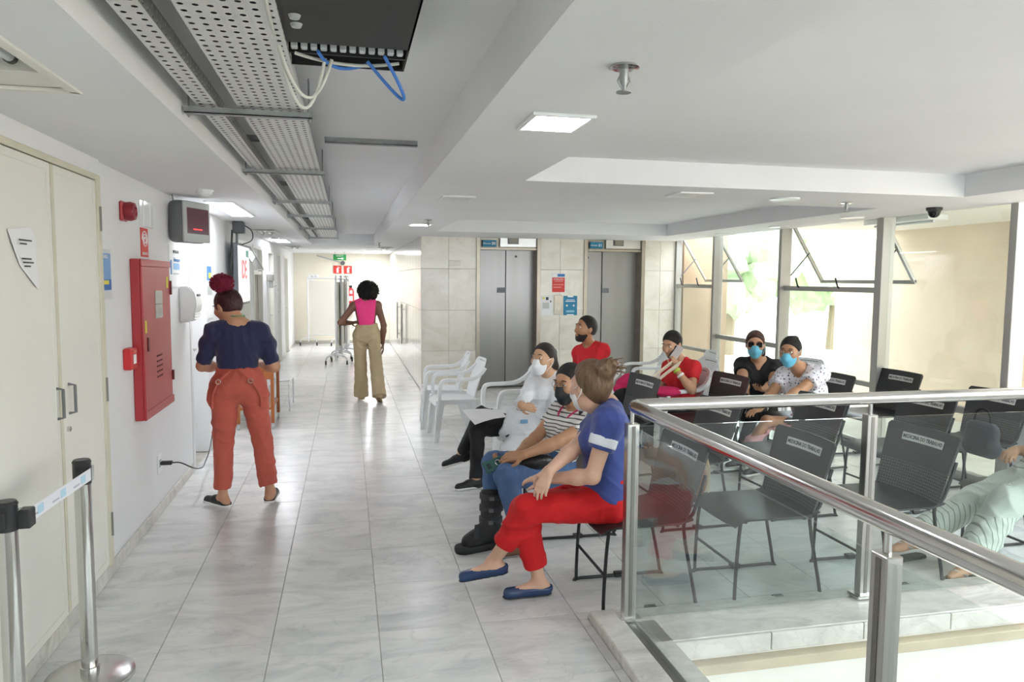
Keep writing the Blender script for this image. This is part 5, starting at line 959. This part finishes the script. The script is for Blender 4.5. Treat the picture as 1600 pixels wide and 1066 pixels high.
p.top(COAT, .02, -.45, 1.93, extra=coat, neckr=.06, neckf=.02, name='lab_coat')
p.pants(BLACKC, .010, 1.0, .066, .056, .12, rt=.085)
for q in 'LR': p.shoe(q, BS, WS, 'sneaker')
B().box(tuple(p.pel+A(-.09, -.185, .07)), tuple(p.pel+A(-.03, -.175, .10)), .003).done('pocket_card', mat('blue card', '7fb0d8', .5), p.root)
pp = [at(722, 641, 5.72), at(742, 664, 5.6), at(792, 652, 5.62), at(782, 641, 5.85)]
b = B(); b.grid([[tuple(pp[0]*(1-v)*(1-u)+pp[1]*u*(1-v)+pp[2]*u*v+pp[3]*(1-u)*v+A(0, 0, .012*math.sin(3*v))) for u in (0, .5, 1)] for v in (0, .3, .6, 1)], .001); tag(b.done('paper_sheet', PAPER), 'white sheet of paper lying on the lap of the lab coat woman', 'paper')
# 4 woman in a striped shirt with a walking boot and phone
p = Person('seated woman in striped shirt and jeans wearing a black walking boot', 1.0, at(862, 733, 4.62), at(903, 641, 4.66), at(889, 599, 4.58), (-.82, -.55, -.12), (-1, -.12, 0), (-.92, -.4, 0), 'c49471', .006, 1.05)
p.arms('L', at(808, 716, 4.32), (.4, -.5, -.8), (-.95, .1, -.05), (.1, .6, -.7), .35); p.arms('R', at(800, 720, 4.52), (.2, .6, -.8), (-.95, -.15, 0), (.1, -.2, .9), .45)
p.legs('R', (.86, 4.45, .12), (-.6, 0, 1), (-.94, -.34, 0)); p.legs('L', (1.02, 4.28, .09), (-.5, 0, 1), (-.95, -.2, 0))
p.body(); p.mask(MK)
def braid(F, S, f, r, u, c):
    a = p.neck+p.fs*.07-p.rs*.10; 
    for k in range(7): F.ell(a+p.fs*.008*k-Z3*.03*k-p.rs*.004*k, (r, f, u), (.016-.001*k, .016-.001*k, .02), .008)
p.hair(HB, .006, .75, .015, .07, braid)
p.top(STRIPE, .012, .04, .5, .06, .08, .03, vneck=.03)
p.pants(DENIM, .012, .98, .072, .058, .12, cuffs={'R': .45}, rt=.095)
p.shoe('L', mat('brown sandal', '6d4a35', .6), mat('brown sole', '4c3527', .7), 'flat', 'sandal')
kn, an, to = p.leg['R']; bo = Person.__new__(Person); F = Field(.006); F.cone(kn+(an-kn)*.42, an+A(0, 0, .03), .072, .062, .02, cut0=True); F.cone(an-to*.03-A(0, 0, .045), an+to*.15-A(0, 0, .06), .06, .05, .04); F.cone(an+to*.0, an+to*.1-A(0, 0, .04), .055, .045, .04); F.plane((0, 0, .03), (0, 0, -1), .004)
wb_ = part(F, 'walking_boot', mat('boot black', '1f2022', .6, bump=.3, bscale=60), p.root); G = Field(.006); G.cone(an-to*.05, an+to*.17, .066, .058, .03); G.plane((0, 0, .0), (0, 0, -1), .003); G.plane((0, 0, .055), (0, 0, 1), .003); G.ops[0] = (G.ops[0][0]*A(1, 1, 0)-A(0, 0, .05), G.ops[0][1], G.ops[0][2], .01, 'u')
G = Field(.006); a0, a1 = A(*(an-to*.06)), A(*(an+to*.19)); a0[2] = a1[2] = .03; G.cone(a0, a1, .068, .058, .02); G.plane((0, 0, 0), (0, 0, -1), .003); G.plane((0, 0, .045), (0, 0, 1), .004); part(G, 'sole', mat('boot sole', '2b2c2e', .7), wb_)
for u in (.5, .68, .86):
    q = kn+(an-kn)*u; B().lathe([(.064+.012*(1-u), -.018), (.073+.012*(1-u), -.016), (.073+.012*(1-u), .016), (.064+.012*(1-u), .018)], tuple(q), 24).done('strap', mat('strap grey', '3a3b3e', .6), wb_, True); B().box(tuple(q+A(-.03, -.085, -.012)), tuple(q+A(.0, -.07, .012)), .004).done('buckle', GREY, wb_)
B().ribbon([tuple(an+to*.09+A(.02, .06, -.02)), tuple(an+to*.09+A(0, 0, .035)), tuple(an+to*.09+A(-.02, -.065, -.03))], tuple(to), .045, .012).done('strap', MATS['strap grey'], wb_, True)
tubeat(p.root, 'lanyard', [p.neck+p.fs*.03-p.rs*.075+Z3*.02, p.neck+p.fs*.15-p.rs*.055-Z3*.08, p.neck+p.fs*.20-p.rs*.01-Z3*.24], .006, mat('magenta ribbon', 'c2255f', .6)); tubeat(p.root, 'lanyard', [p.neck+p.fs*.03+p.rs*.075+Z3*.02, p.neck+p.fs*.15+p.rs*.045-Z3*.08, p.neck+p.fs*.20-p.rs*.005-Z3*.24], .006, MATS['magenta ribbon'])
B().box(tuple(p.neck+p.fs*.2-Z3*.29-A(.012, .012, 0)), tuple(p.neck+p.fs*.2-Z3*.235+A(.012, .012, 0)), .006).done('lanyard_clip', MATS['magenta ribbon'], p.root)
for q in (-1, 1): B().tube([tuple(p.hc+p.hu*(.01+.02*math.sin(k*.628))+p.hr*(q*.033+.024*math.cos(k*.628))+p.hf*.104) for k in range(11)], .0015, 5).done('glasses_rim', GREY, p.root, True)
F = Field(.006); F.ell(at(838, 722, 4.40), ((1, .2, .1), (-.2, 1, 0), (0, 0, 1)), (.125, .05, .05), .02); o = F.mesh('waist_bag'); o = link('waist_bag', o, mat('black leather', '1b1b1d', .3, bump=.3, bscale=30), None, 'all'); tag(o, 'black leather waist bag on the lap of the striped shirt woman', 'bag')
t = thing('mobile_phone', 'dark green mobile phone held by the woman in the striped shirt', 'phone', tuple(at(772, 727, 4.36)))
pc = at(773, 726, 4.38); dx = nz(at(792, 718, 4.42)-at(753, 733, 4.34)); dy = nz(np.cross(dx, (.15, .8, -.5))); 
def obox(nm, m, c, ax, sz, par, bev=.003):
    b = B().box(tuple(-A(*sz)/2), tuple(A(*sz)/2), bev); R = Matrix.Identity(4)
    for i in range(3): R[i][0], R[i][1], R[i][2], R[i][3] = ax[0][i], ax[1][i], ax[2][i], c[i]
    bmesh.ops.transform(b.bm, matrix=R, verts=b.bm.verts); return b.done(nm, m, par)
dn_ = nz(np.cross(dx, dy)); dn_ = dn_ if dn_[1] < 0 else -dn_; dy = np.cross(dn_, dx)
obox('case', mat('green phone case', '2f5f5a', .35), pc, (dx, dy, dn_), (.16, .078, .010), t); obox('camera_bump', BLACKP, pc+dn_*.006+dx*.055, (dx, dy, dn_), (.03, .05, .004), t, .001)
B().tube([tuple(pc+dn_*.012+dx*(.02+.018*math.cos(k*.628))+dy*.018*math.sin(k*.628)) for k in range(11)], .003, 6).done('finger_ring', POLISH, t, True); obox('skull_print', mat('dark print', '1c3330', .5), pc+dn_*.0055-dx*.045, (dx, dy, dn_), (.03, .035, .001), t, .0)
# 5 woman in blue tee and red trousers
p = Person('seated woman in blue tee and red trousers, face turned away, blond bun', 1.0, (1.31, 3.60, .545), at(949, 636, 3.62), at(922, 603, 3.6), (-.5, .86, -.06), (-1, .02, 0), (-.95, .28, 0), 'deb298', .006, 1.0)
p.arms('L', at(856, 748, 3.60), (.1, -.5, -.9), (-.7, .7, -.1), (0, .3, -.9), .3); p.arms('R', at(842, 752, 3.44), (.3, -.1, -.9), (-.42, -.1, -.88), (.3, .5, -.3), .3)
p.legs('L', (.75, 3.80, .165), (-.7, -.25, 1), (-.92, .1, -.15)); p.legs('R', (.98, 3.70, .08), (-.6, 0, .8), (-.97, -.05, 0))
p.body(); p.mask(MW)
rng = random.Random(4)
def bun(F, S, f, r, u, c):
    q = c-f*.105*S+u*.085*S; F.ell(q, (r, f, u), (.055, .05, .055), .03)
    for k in range(9): d = nz(A(rng.uniform(-1, 1), rng.uniform(-1, 1), rng.uniform(-.6, 1))); F.cone(q+d*.03, q+d*.062+nz(np.cross(d, u))*.02, .018, .008, .012)
p.hair(HBL, .013, .62, .0, .085, bun)
q = p.hc-p.hf*.105+p.hu*.085
for k in range(16): d = nz(A(rng.uniform(-.3, 1), rng.uniform(-1, .4), rng.uniform(-.3, .8))); tubeat(p.root, 'loose_lock', [q+d*.045, q+d*.075+A(0, 0, .01), q+d*.095+A(.012, 0, .005)], .0026, HBL)
tee = p.top(BLUET, .022, -.005, .52, .064, .07, .01)
for q in p.arm:
    sh, e = p.sh[q], p.arm[q][0]; d = nz(e-sh); F = Field(.006); F.cone(sh+(e-sh)*.27, sh+(e-sh)*.45, .073, .071, .01, cut0=True, cut1=True); part(F, 'sleeve_band', mat('white jersey', 'eceef4', .85), tee)
p.pants(REDT, .014, .74, .075, .068, .13, rt=.1, cuffs={'L': .66, 'R': .8})
for q in 'LR':
    sh = p.shoe(q, NV, mat('shoe sole', '2a2c38', .6), 'flat', 'ballet_flat'); kn, a, t_ = p.leg[q]; b0 = a+t_*.115-A(0, 0, .03); 
    for d in (-1, 1): B().sphere(tuple(b0+nz(np.cross(t_, Z3))*d*.012), (.013, .008, .006), 8).done('bow', NV, sh, True)
# 6 bearded man
p = Person('seated bearded man in red shirt before the lift doors', 1.04, at(932, 617, 7.3), at(922, 541, 7.35), at(915, 514, 7.28), (-.95, -.25, .12), (-1, -.1, 0), (-.85, -.5, 0), 'b5825f', .009, 1.05)
p.arms('L', p.pel+A(-.33, -.16, .08), (.3, -.5, -.8), (-.9, .2, -.2), (0, 0, -1)); p.arms('R', p.pel+A(-.30, .12, .10), (.3, .5, -.8), (-.9, 0, -.2), (0, 0, -1)); p.legs('L', (1.9, 7.15, .09), (-.6, 0, 1), (-1, -.1, 0)); p.legs('R', (1.9, 7.4, .09), (-.6, 0, 1), (-1, .1, 0))
p.body(bust=0); p.hair(HB, .008, .55, .02, .05)
F = Field(.006); c, f, r, u = p.hc, p.hf, p.hr, p.hu; F.ell(c-u*.05+f*.025, (r, f, u), (.0725, .0845, .09), .03); F.ell(c-u*.112+f*.072, (r, f, u), (.03, .032, .028), .03); F.plane(c-u*.02, nz(u+f*.35), .01); F.plane(c+f*.0, -f, .01); F.ell(c-u*.072+f*.112, (r, f, u), (.026, .03, .012), .006, 's'); F.ell(c-u*.03+f*.075+r*.05, (r, f, u), (.035, .05, .03), .02, 's'); F.ell(c-u*.03+f*.075-r*.05, (r, f, u), (.035, .05, .03), .02, 's'); F.cone(c-u*.03+f*.12, c-u*.0+f*.13, .02, .02, .01, mode='s'); part(F, 'beard', HB, p.root)
sh = p.top(REDJ, .014, .0, .6, .062, .066, .01, bust=0); p.pants(DENIM, .012, .97); 
for q in 'LR': p.shoe(q, BS, WS)
B().box(tuple(p.neck+A(-.02, -.17, -.13)), tuple(p.neck+A(.05, -.165, -.09)), .002).done('chest_badge', WHITE, p.root)
# 7 woman on the phone
p = Person('seated woman in red shirt holding a phone to her ear', .98, at(1068, 641, 6.6), at(1064, 566, 6.62), at(1050, 538, 6.56), (-.8, -.5, -.3), (-1, -.1, 0), (-.9, -.4, 0), 'c99a79', .008, 1.0)
p.arms('L', at(1056, 577, 6.40), (.1, -.6, -.8), (-.05, .2, 1), (-.1, .9, 0), .5); p.arms('R', p.pel+A(-.34, .1, .12), (.3, .5, -.7), (-.9, 0, 0), (0, 0, -1)); p.legs('L', (2.78, 6.5, .09), (-.6, 0, 1), (-1, 0, 0)); p.legs('R', (2.74, 6.75, .09), (-.6, 0, 1), (-1, 0, 0))
p.body()
def lbun(F, S, f, r, u, c): F.ell(c-f*.115*S+u*.01*S, (r, f, u), (.04, .035, .04), .02)
p.hair(HB, .007, .75, .02, .06, lbun); p.top(REDJ, .014, .0, .55, .062, .068, .02); p.pants(BLACKC, .012, .97)
for q in 'LR': p.shoe(q, BS, WS)
e, w_ = p.arm['L'][:2]; d = nz(w_-e)
for u, m, nm in ((.93, mat('lime band', 'b5d84a', .5), 'wristband'), (.70, WHITE, 'wristband')):
    b = B().tube([tuple(e+(w_-e)*u-d*.010), tuple(e+(w_-e)*u+d*.010)], .036, 16); b.done(nm, m, p.root, True)
t = thing('mobile_phone', 'pale mobile phone held to the ear of the red shirt woman', 'phone', tuple(at(1056, 556, 6.42))); obox('case', mat('pale case', 'cfc5c0', .3), at(1057, 552, 6.44), (nz(A(-.55, 0, -.75)), nz(A(.6, -.6, -.5)), nz(A(.5, .75, -.35))), (.15, .072, .01), t); obox('screen', BLACKP, at(1054, 552, 6.455), (nz(A(-.55, 0, -.75)), nz(A(.6, -.6, -.5)), nz(A(.5, .75, -.35))), (.14, .066, .006), t)
t = thing('arm_sling', 'pair of long beige straps hanging over the front of the phone caller', 'strap', tuple(at(1025, 600, 6.35)))
for k in (0, 1): B().ribbon([tuple(at(1048+14*k, 568, 6.36)), tuple(at(1030+13*k, 582, 6.30)), tuple(at(1008+13*k, 600, 6.25))], (.3, -.5, 1), .055, .012).done('strap', mat('beige webbing', 'd6c7b2', .8), t, True)
F = Field(.01); F.ell(at(1040, 612, 6.4), ((1, 0, 0), (0, 1, 0), (0, 0, 1)), (.17, .12, .05), .03); tag(link('pink_cloth', F.mesh('pink_cloth'), mat('magenta cloth', 'd0235f', .8, bump=.5, bscale=14), None, 'all'), 'magenta cloth folded on the lap of the phone caller', 'cloth')
F = Field(.01); 
for k, (x, y) in enumerate(((975, 598), (983, 592), (970, 608), (984, 610))): F.ell(at(x, y, 6.5), ((1, 0, 0), (0, 1, 0), (0, 0, 1)), (.075, .07, .055), .02)
tag(link('pink_bundle', F.mesh('pink_bundle'), MATS['magenta cloth'], None, 'all'), 'crumpled magenta bundle behind the black chair back', 'cloth')
F = Field(.01); F.cone(at(974, 622, 6.45), at(972, 665, 6.45), .1, .11, .03); F.cone(at(990, 622, 6.45), at(990, 665, 6.45), .08, .09, .03); bk = link('black_backpack', F.mesh('black_backpack'), BLACKC, None, 'all'); tag(bk, 'black bag standing under the magenta bundle', 'bag')
# 8 woman in sunglasses
p = Person('seated woman in black tee with sunglasses and blue mask', 1.02, at(1180, 640, 6.72), at(1186, 564, 6.72), at(1180, 538, 6.62), (-.5, -.86, -.06), (-.6, -.8, 0), (-.5, -.86, 0), 'cb9c7c', .008, 1.22)
p.arms('R', at(1168, 625, 6.3), (-.8, -.1, -.8), (.4, -.5, -.4), (0, 0, -1)); p.arms('L', at(1192, 609, 6.28), (.7, -.1, -.8), (-.8, -.5, .1), (0, 0, 1), .5); p.legs('L', (3.62, 6.25, .09), (-.5, -.6, 1), (-.6, -.8, 0)); p.legs('R', (3.5, 6.46, .09), (-.5, -.6, 1), (-.7, -.7, 0))
p.body(); p.mask(MB)
def low(F, S, f, r, u, c): F.cone(c-f*.08*S-u*.03*S, c-f*.07*S-u*.14*S, .05, .03, .03); F.cone(c-f*.03*S-r*.07*S-u*.03*S, c-f*.04*S-r*.075*S-u*.1*S, .025, .02, .02)
p.hair(mat('brown hair', '4a2c24', .5, bump=.5, bscale=60), .01, .7, .02, .07, low)
for q in (-1, 1): obox('sunglass_lens', mat('sunglass black', '121212', .12), p.hc+p.hu*.008+p.hr*q*.034+p.hf*.098, (p.hr, p.hu, p.hf), (.062, .05, .008), p.root, .0035); B().tube([tuple(p.hc+p.hu*.012+p.hr*q*.062+p.hf*.09), tuple(p.hc+p.hu*.01+p.hr*q*.082-p.hf*.0)], .003, 6).done('sunglass_arm', BLACKP, p.root)
p.top(BLACKC, .014, .0, .5, .068, .072, .035, vneck=.11); p.pants(BLACKC, .012, .97)
for q in 'LR': p.shoe(q, BS, WS)
# 9 woman in patterned blouse
p = Person('seated woman in white patterned blouse and blue mask leaning forward', 1.0, at(1272, 664, 5.9), at(1251, 577, 5.86), at(1235, 549, 5.76), (-.78, -.62, -.1), (-.9, -.4, 0), (-.85, -.55, 0), 'bd8e6c', .008, 1.18)
p.arms('R', at(1186, 640, 5.75), (-.1, .6, -.8), (-.8, -.3, -.1), (0, 0, -1)); p.arms('L', at(1196, 645, 5.52), (.5, -.5, -.8), (-.9, .1, 0), (0, 0, -1)); p.legs('L', (3.35, 5.6, .09), (-.6, -.3, 1), (-.9, -.4, 0)); p.legs('R', (3.45, 5.95, .09), (-.6, -.2, 1), (-.9, -.3, 0))
p.body(); p.mask(MB)
def hb(F, S, f, r, u, c): F.ell(c-f*.1*S+u*.08*S, (r, f, u), (.04, .04, .038), .015)
p.hair(HB, .007, .75, .02, .06, hb); p.top(PRINT, .018, .0, .62, .072, .07, .03, vneck=.09); p.pants(PINKT, .012, .95, .075, .06)
for q in 'LR': p.shoe(q, BS, WS)
for q in (-1, 1): B().tube([tuple(p.hc+p.hu*(.01+.019*math.sin(k*.628))+p.hr*(q*.033+.026*math.cos(k*.628))+p.hf*.104) for k in range(11)], .002, 5).done('glasses_rim', mat('brown rim', '6a4238', .4), p.root, True)
# 10 person mostly beyond the frame edge
p = Person('person in pale striped trousers and sandals seated at the frame edge', 1.02, (4.10, 3.52, .54), (4.30, 3.54, .96), (4.29, 3.54, 1.12), (-.95, -.2, 0), (-1, -.05, 0), (-1, -.05, 0), 'c49471', .008, 1.0)
p.arms('L', (4.05, 3.34, .62), (.6, -.3, -.6), (-.6, .2, -.5), (0, 0, -1)); p.arms('R', (3.98, 3.68, .66), (.6, .3, -.6), (-.7, -.4, -.1), (0, 0, -1))
p.legs('L', (3.46, 3.46, .075), (-1, 0, .9), (-.95, -.28, 0)); p.legs('R', (3.25, 3.78, .075), (-1, 0, .8), (-.98, -.15, 0))
p.body(); p.hair(HB, .01, .7, .01, .08); p.top(mat('grey jersey', '777a80', .85), .014, .0, .6, .062); p.pants(STRW, .016, .93, .092, .088, .12, rt=.108)
for q in 'LR':
    kn, a, t_ = p.leg[q]; sd = nz(np.cross(t_, Z3)); G = Field(.006); h0, h1 = A(*(a-t_*.05)), A(*(a+t_*.17)); h0[2] = h1[2] = .006; G.cone(h0, h1, .042, .038, .02); G.plane((0, 0, .0), (0, 0, -1), .002); G.plane((0, 0, .016), (0, 0, 1), .002); so = part(G, 'sandal', mat('dark green sandal', '34423c', .6), p.root)
    tubeat(so, 'thong_strap', [a+t_*.06+sd*.04-A(0, 0, .055), a+t_*.12-A(0, 0, .022), a+t_*.06-sd*.04-A(0, 0, .055)], .006, mat('strap silver', 'a8aaa8', .3, .6))
t = thing('dark_bag', 'dark slate bag standing on the striped trousers', 'bag', (3.7, 3.64, .66)); F = Field(.008); F.cone((3.70, 3.58, .70), (3.70, 3.72, .70), .06, .06, .02, flat=(1, 0, 0), fs=1.3); F.cone((3.70, 3.59, .80), (3.70, 3.71, .80), .055, .055, .05, flat=(1, 0, 0), fs=1.4); part(F, 'bag_body', mat('dark slate cloth', '34383f', .7, bump=.4, bscale=20), t); B().tube(cr([(3.7, 3.59, .82), (3.7, 3.60, .90), (3.7, 3.65, .93), (3.7, 3.70, .90), (3.7, 3.71, .82)], 4), .008, 6).done('bag_handle', BLACKC, t, True)
# woven bag on the chair of the woman in red trousers
t = thing('woven_bag', 'orange and brown woven bag hanging on the chair back behind the blue tee', 'bag', (1.95, 3.72, .4)); F = Field(.008); F.ell((1.86, 3.75, .60), ((1, 0, 0), (0, 1, 0), (0, 0, 1)), (.06, .17, .13), .02); part(F, 'bag_body', mat('woven orange', '9a5a3c', .8, bump=.5, bscale=40, var=.4, vscale=25), t)
F = Field(.008); F.ell((1.86, 3.75, .71), ((1, 0, 0), (0, 1, 0), (0, 0, 1)), (.055, .15, .035), .02); part(F, 'bag_rim', mat('woven green', '4f5a3a', .8, bump=.6, bscale=60, var=.5, vscale=40), t)
for k in range(5): B().tube(cr([(1.92, 3.64+.02*k, .52), (1.94, 3.68+.015*k, .66), (1.90, 3.72+.01*k, .80), (1.84, 3.75, .85)], 4), .004, 5).done('cord_strap', mat('cream cord', 'd8c49a', .7), t, True)
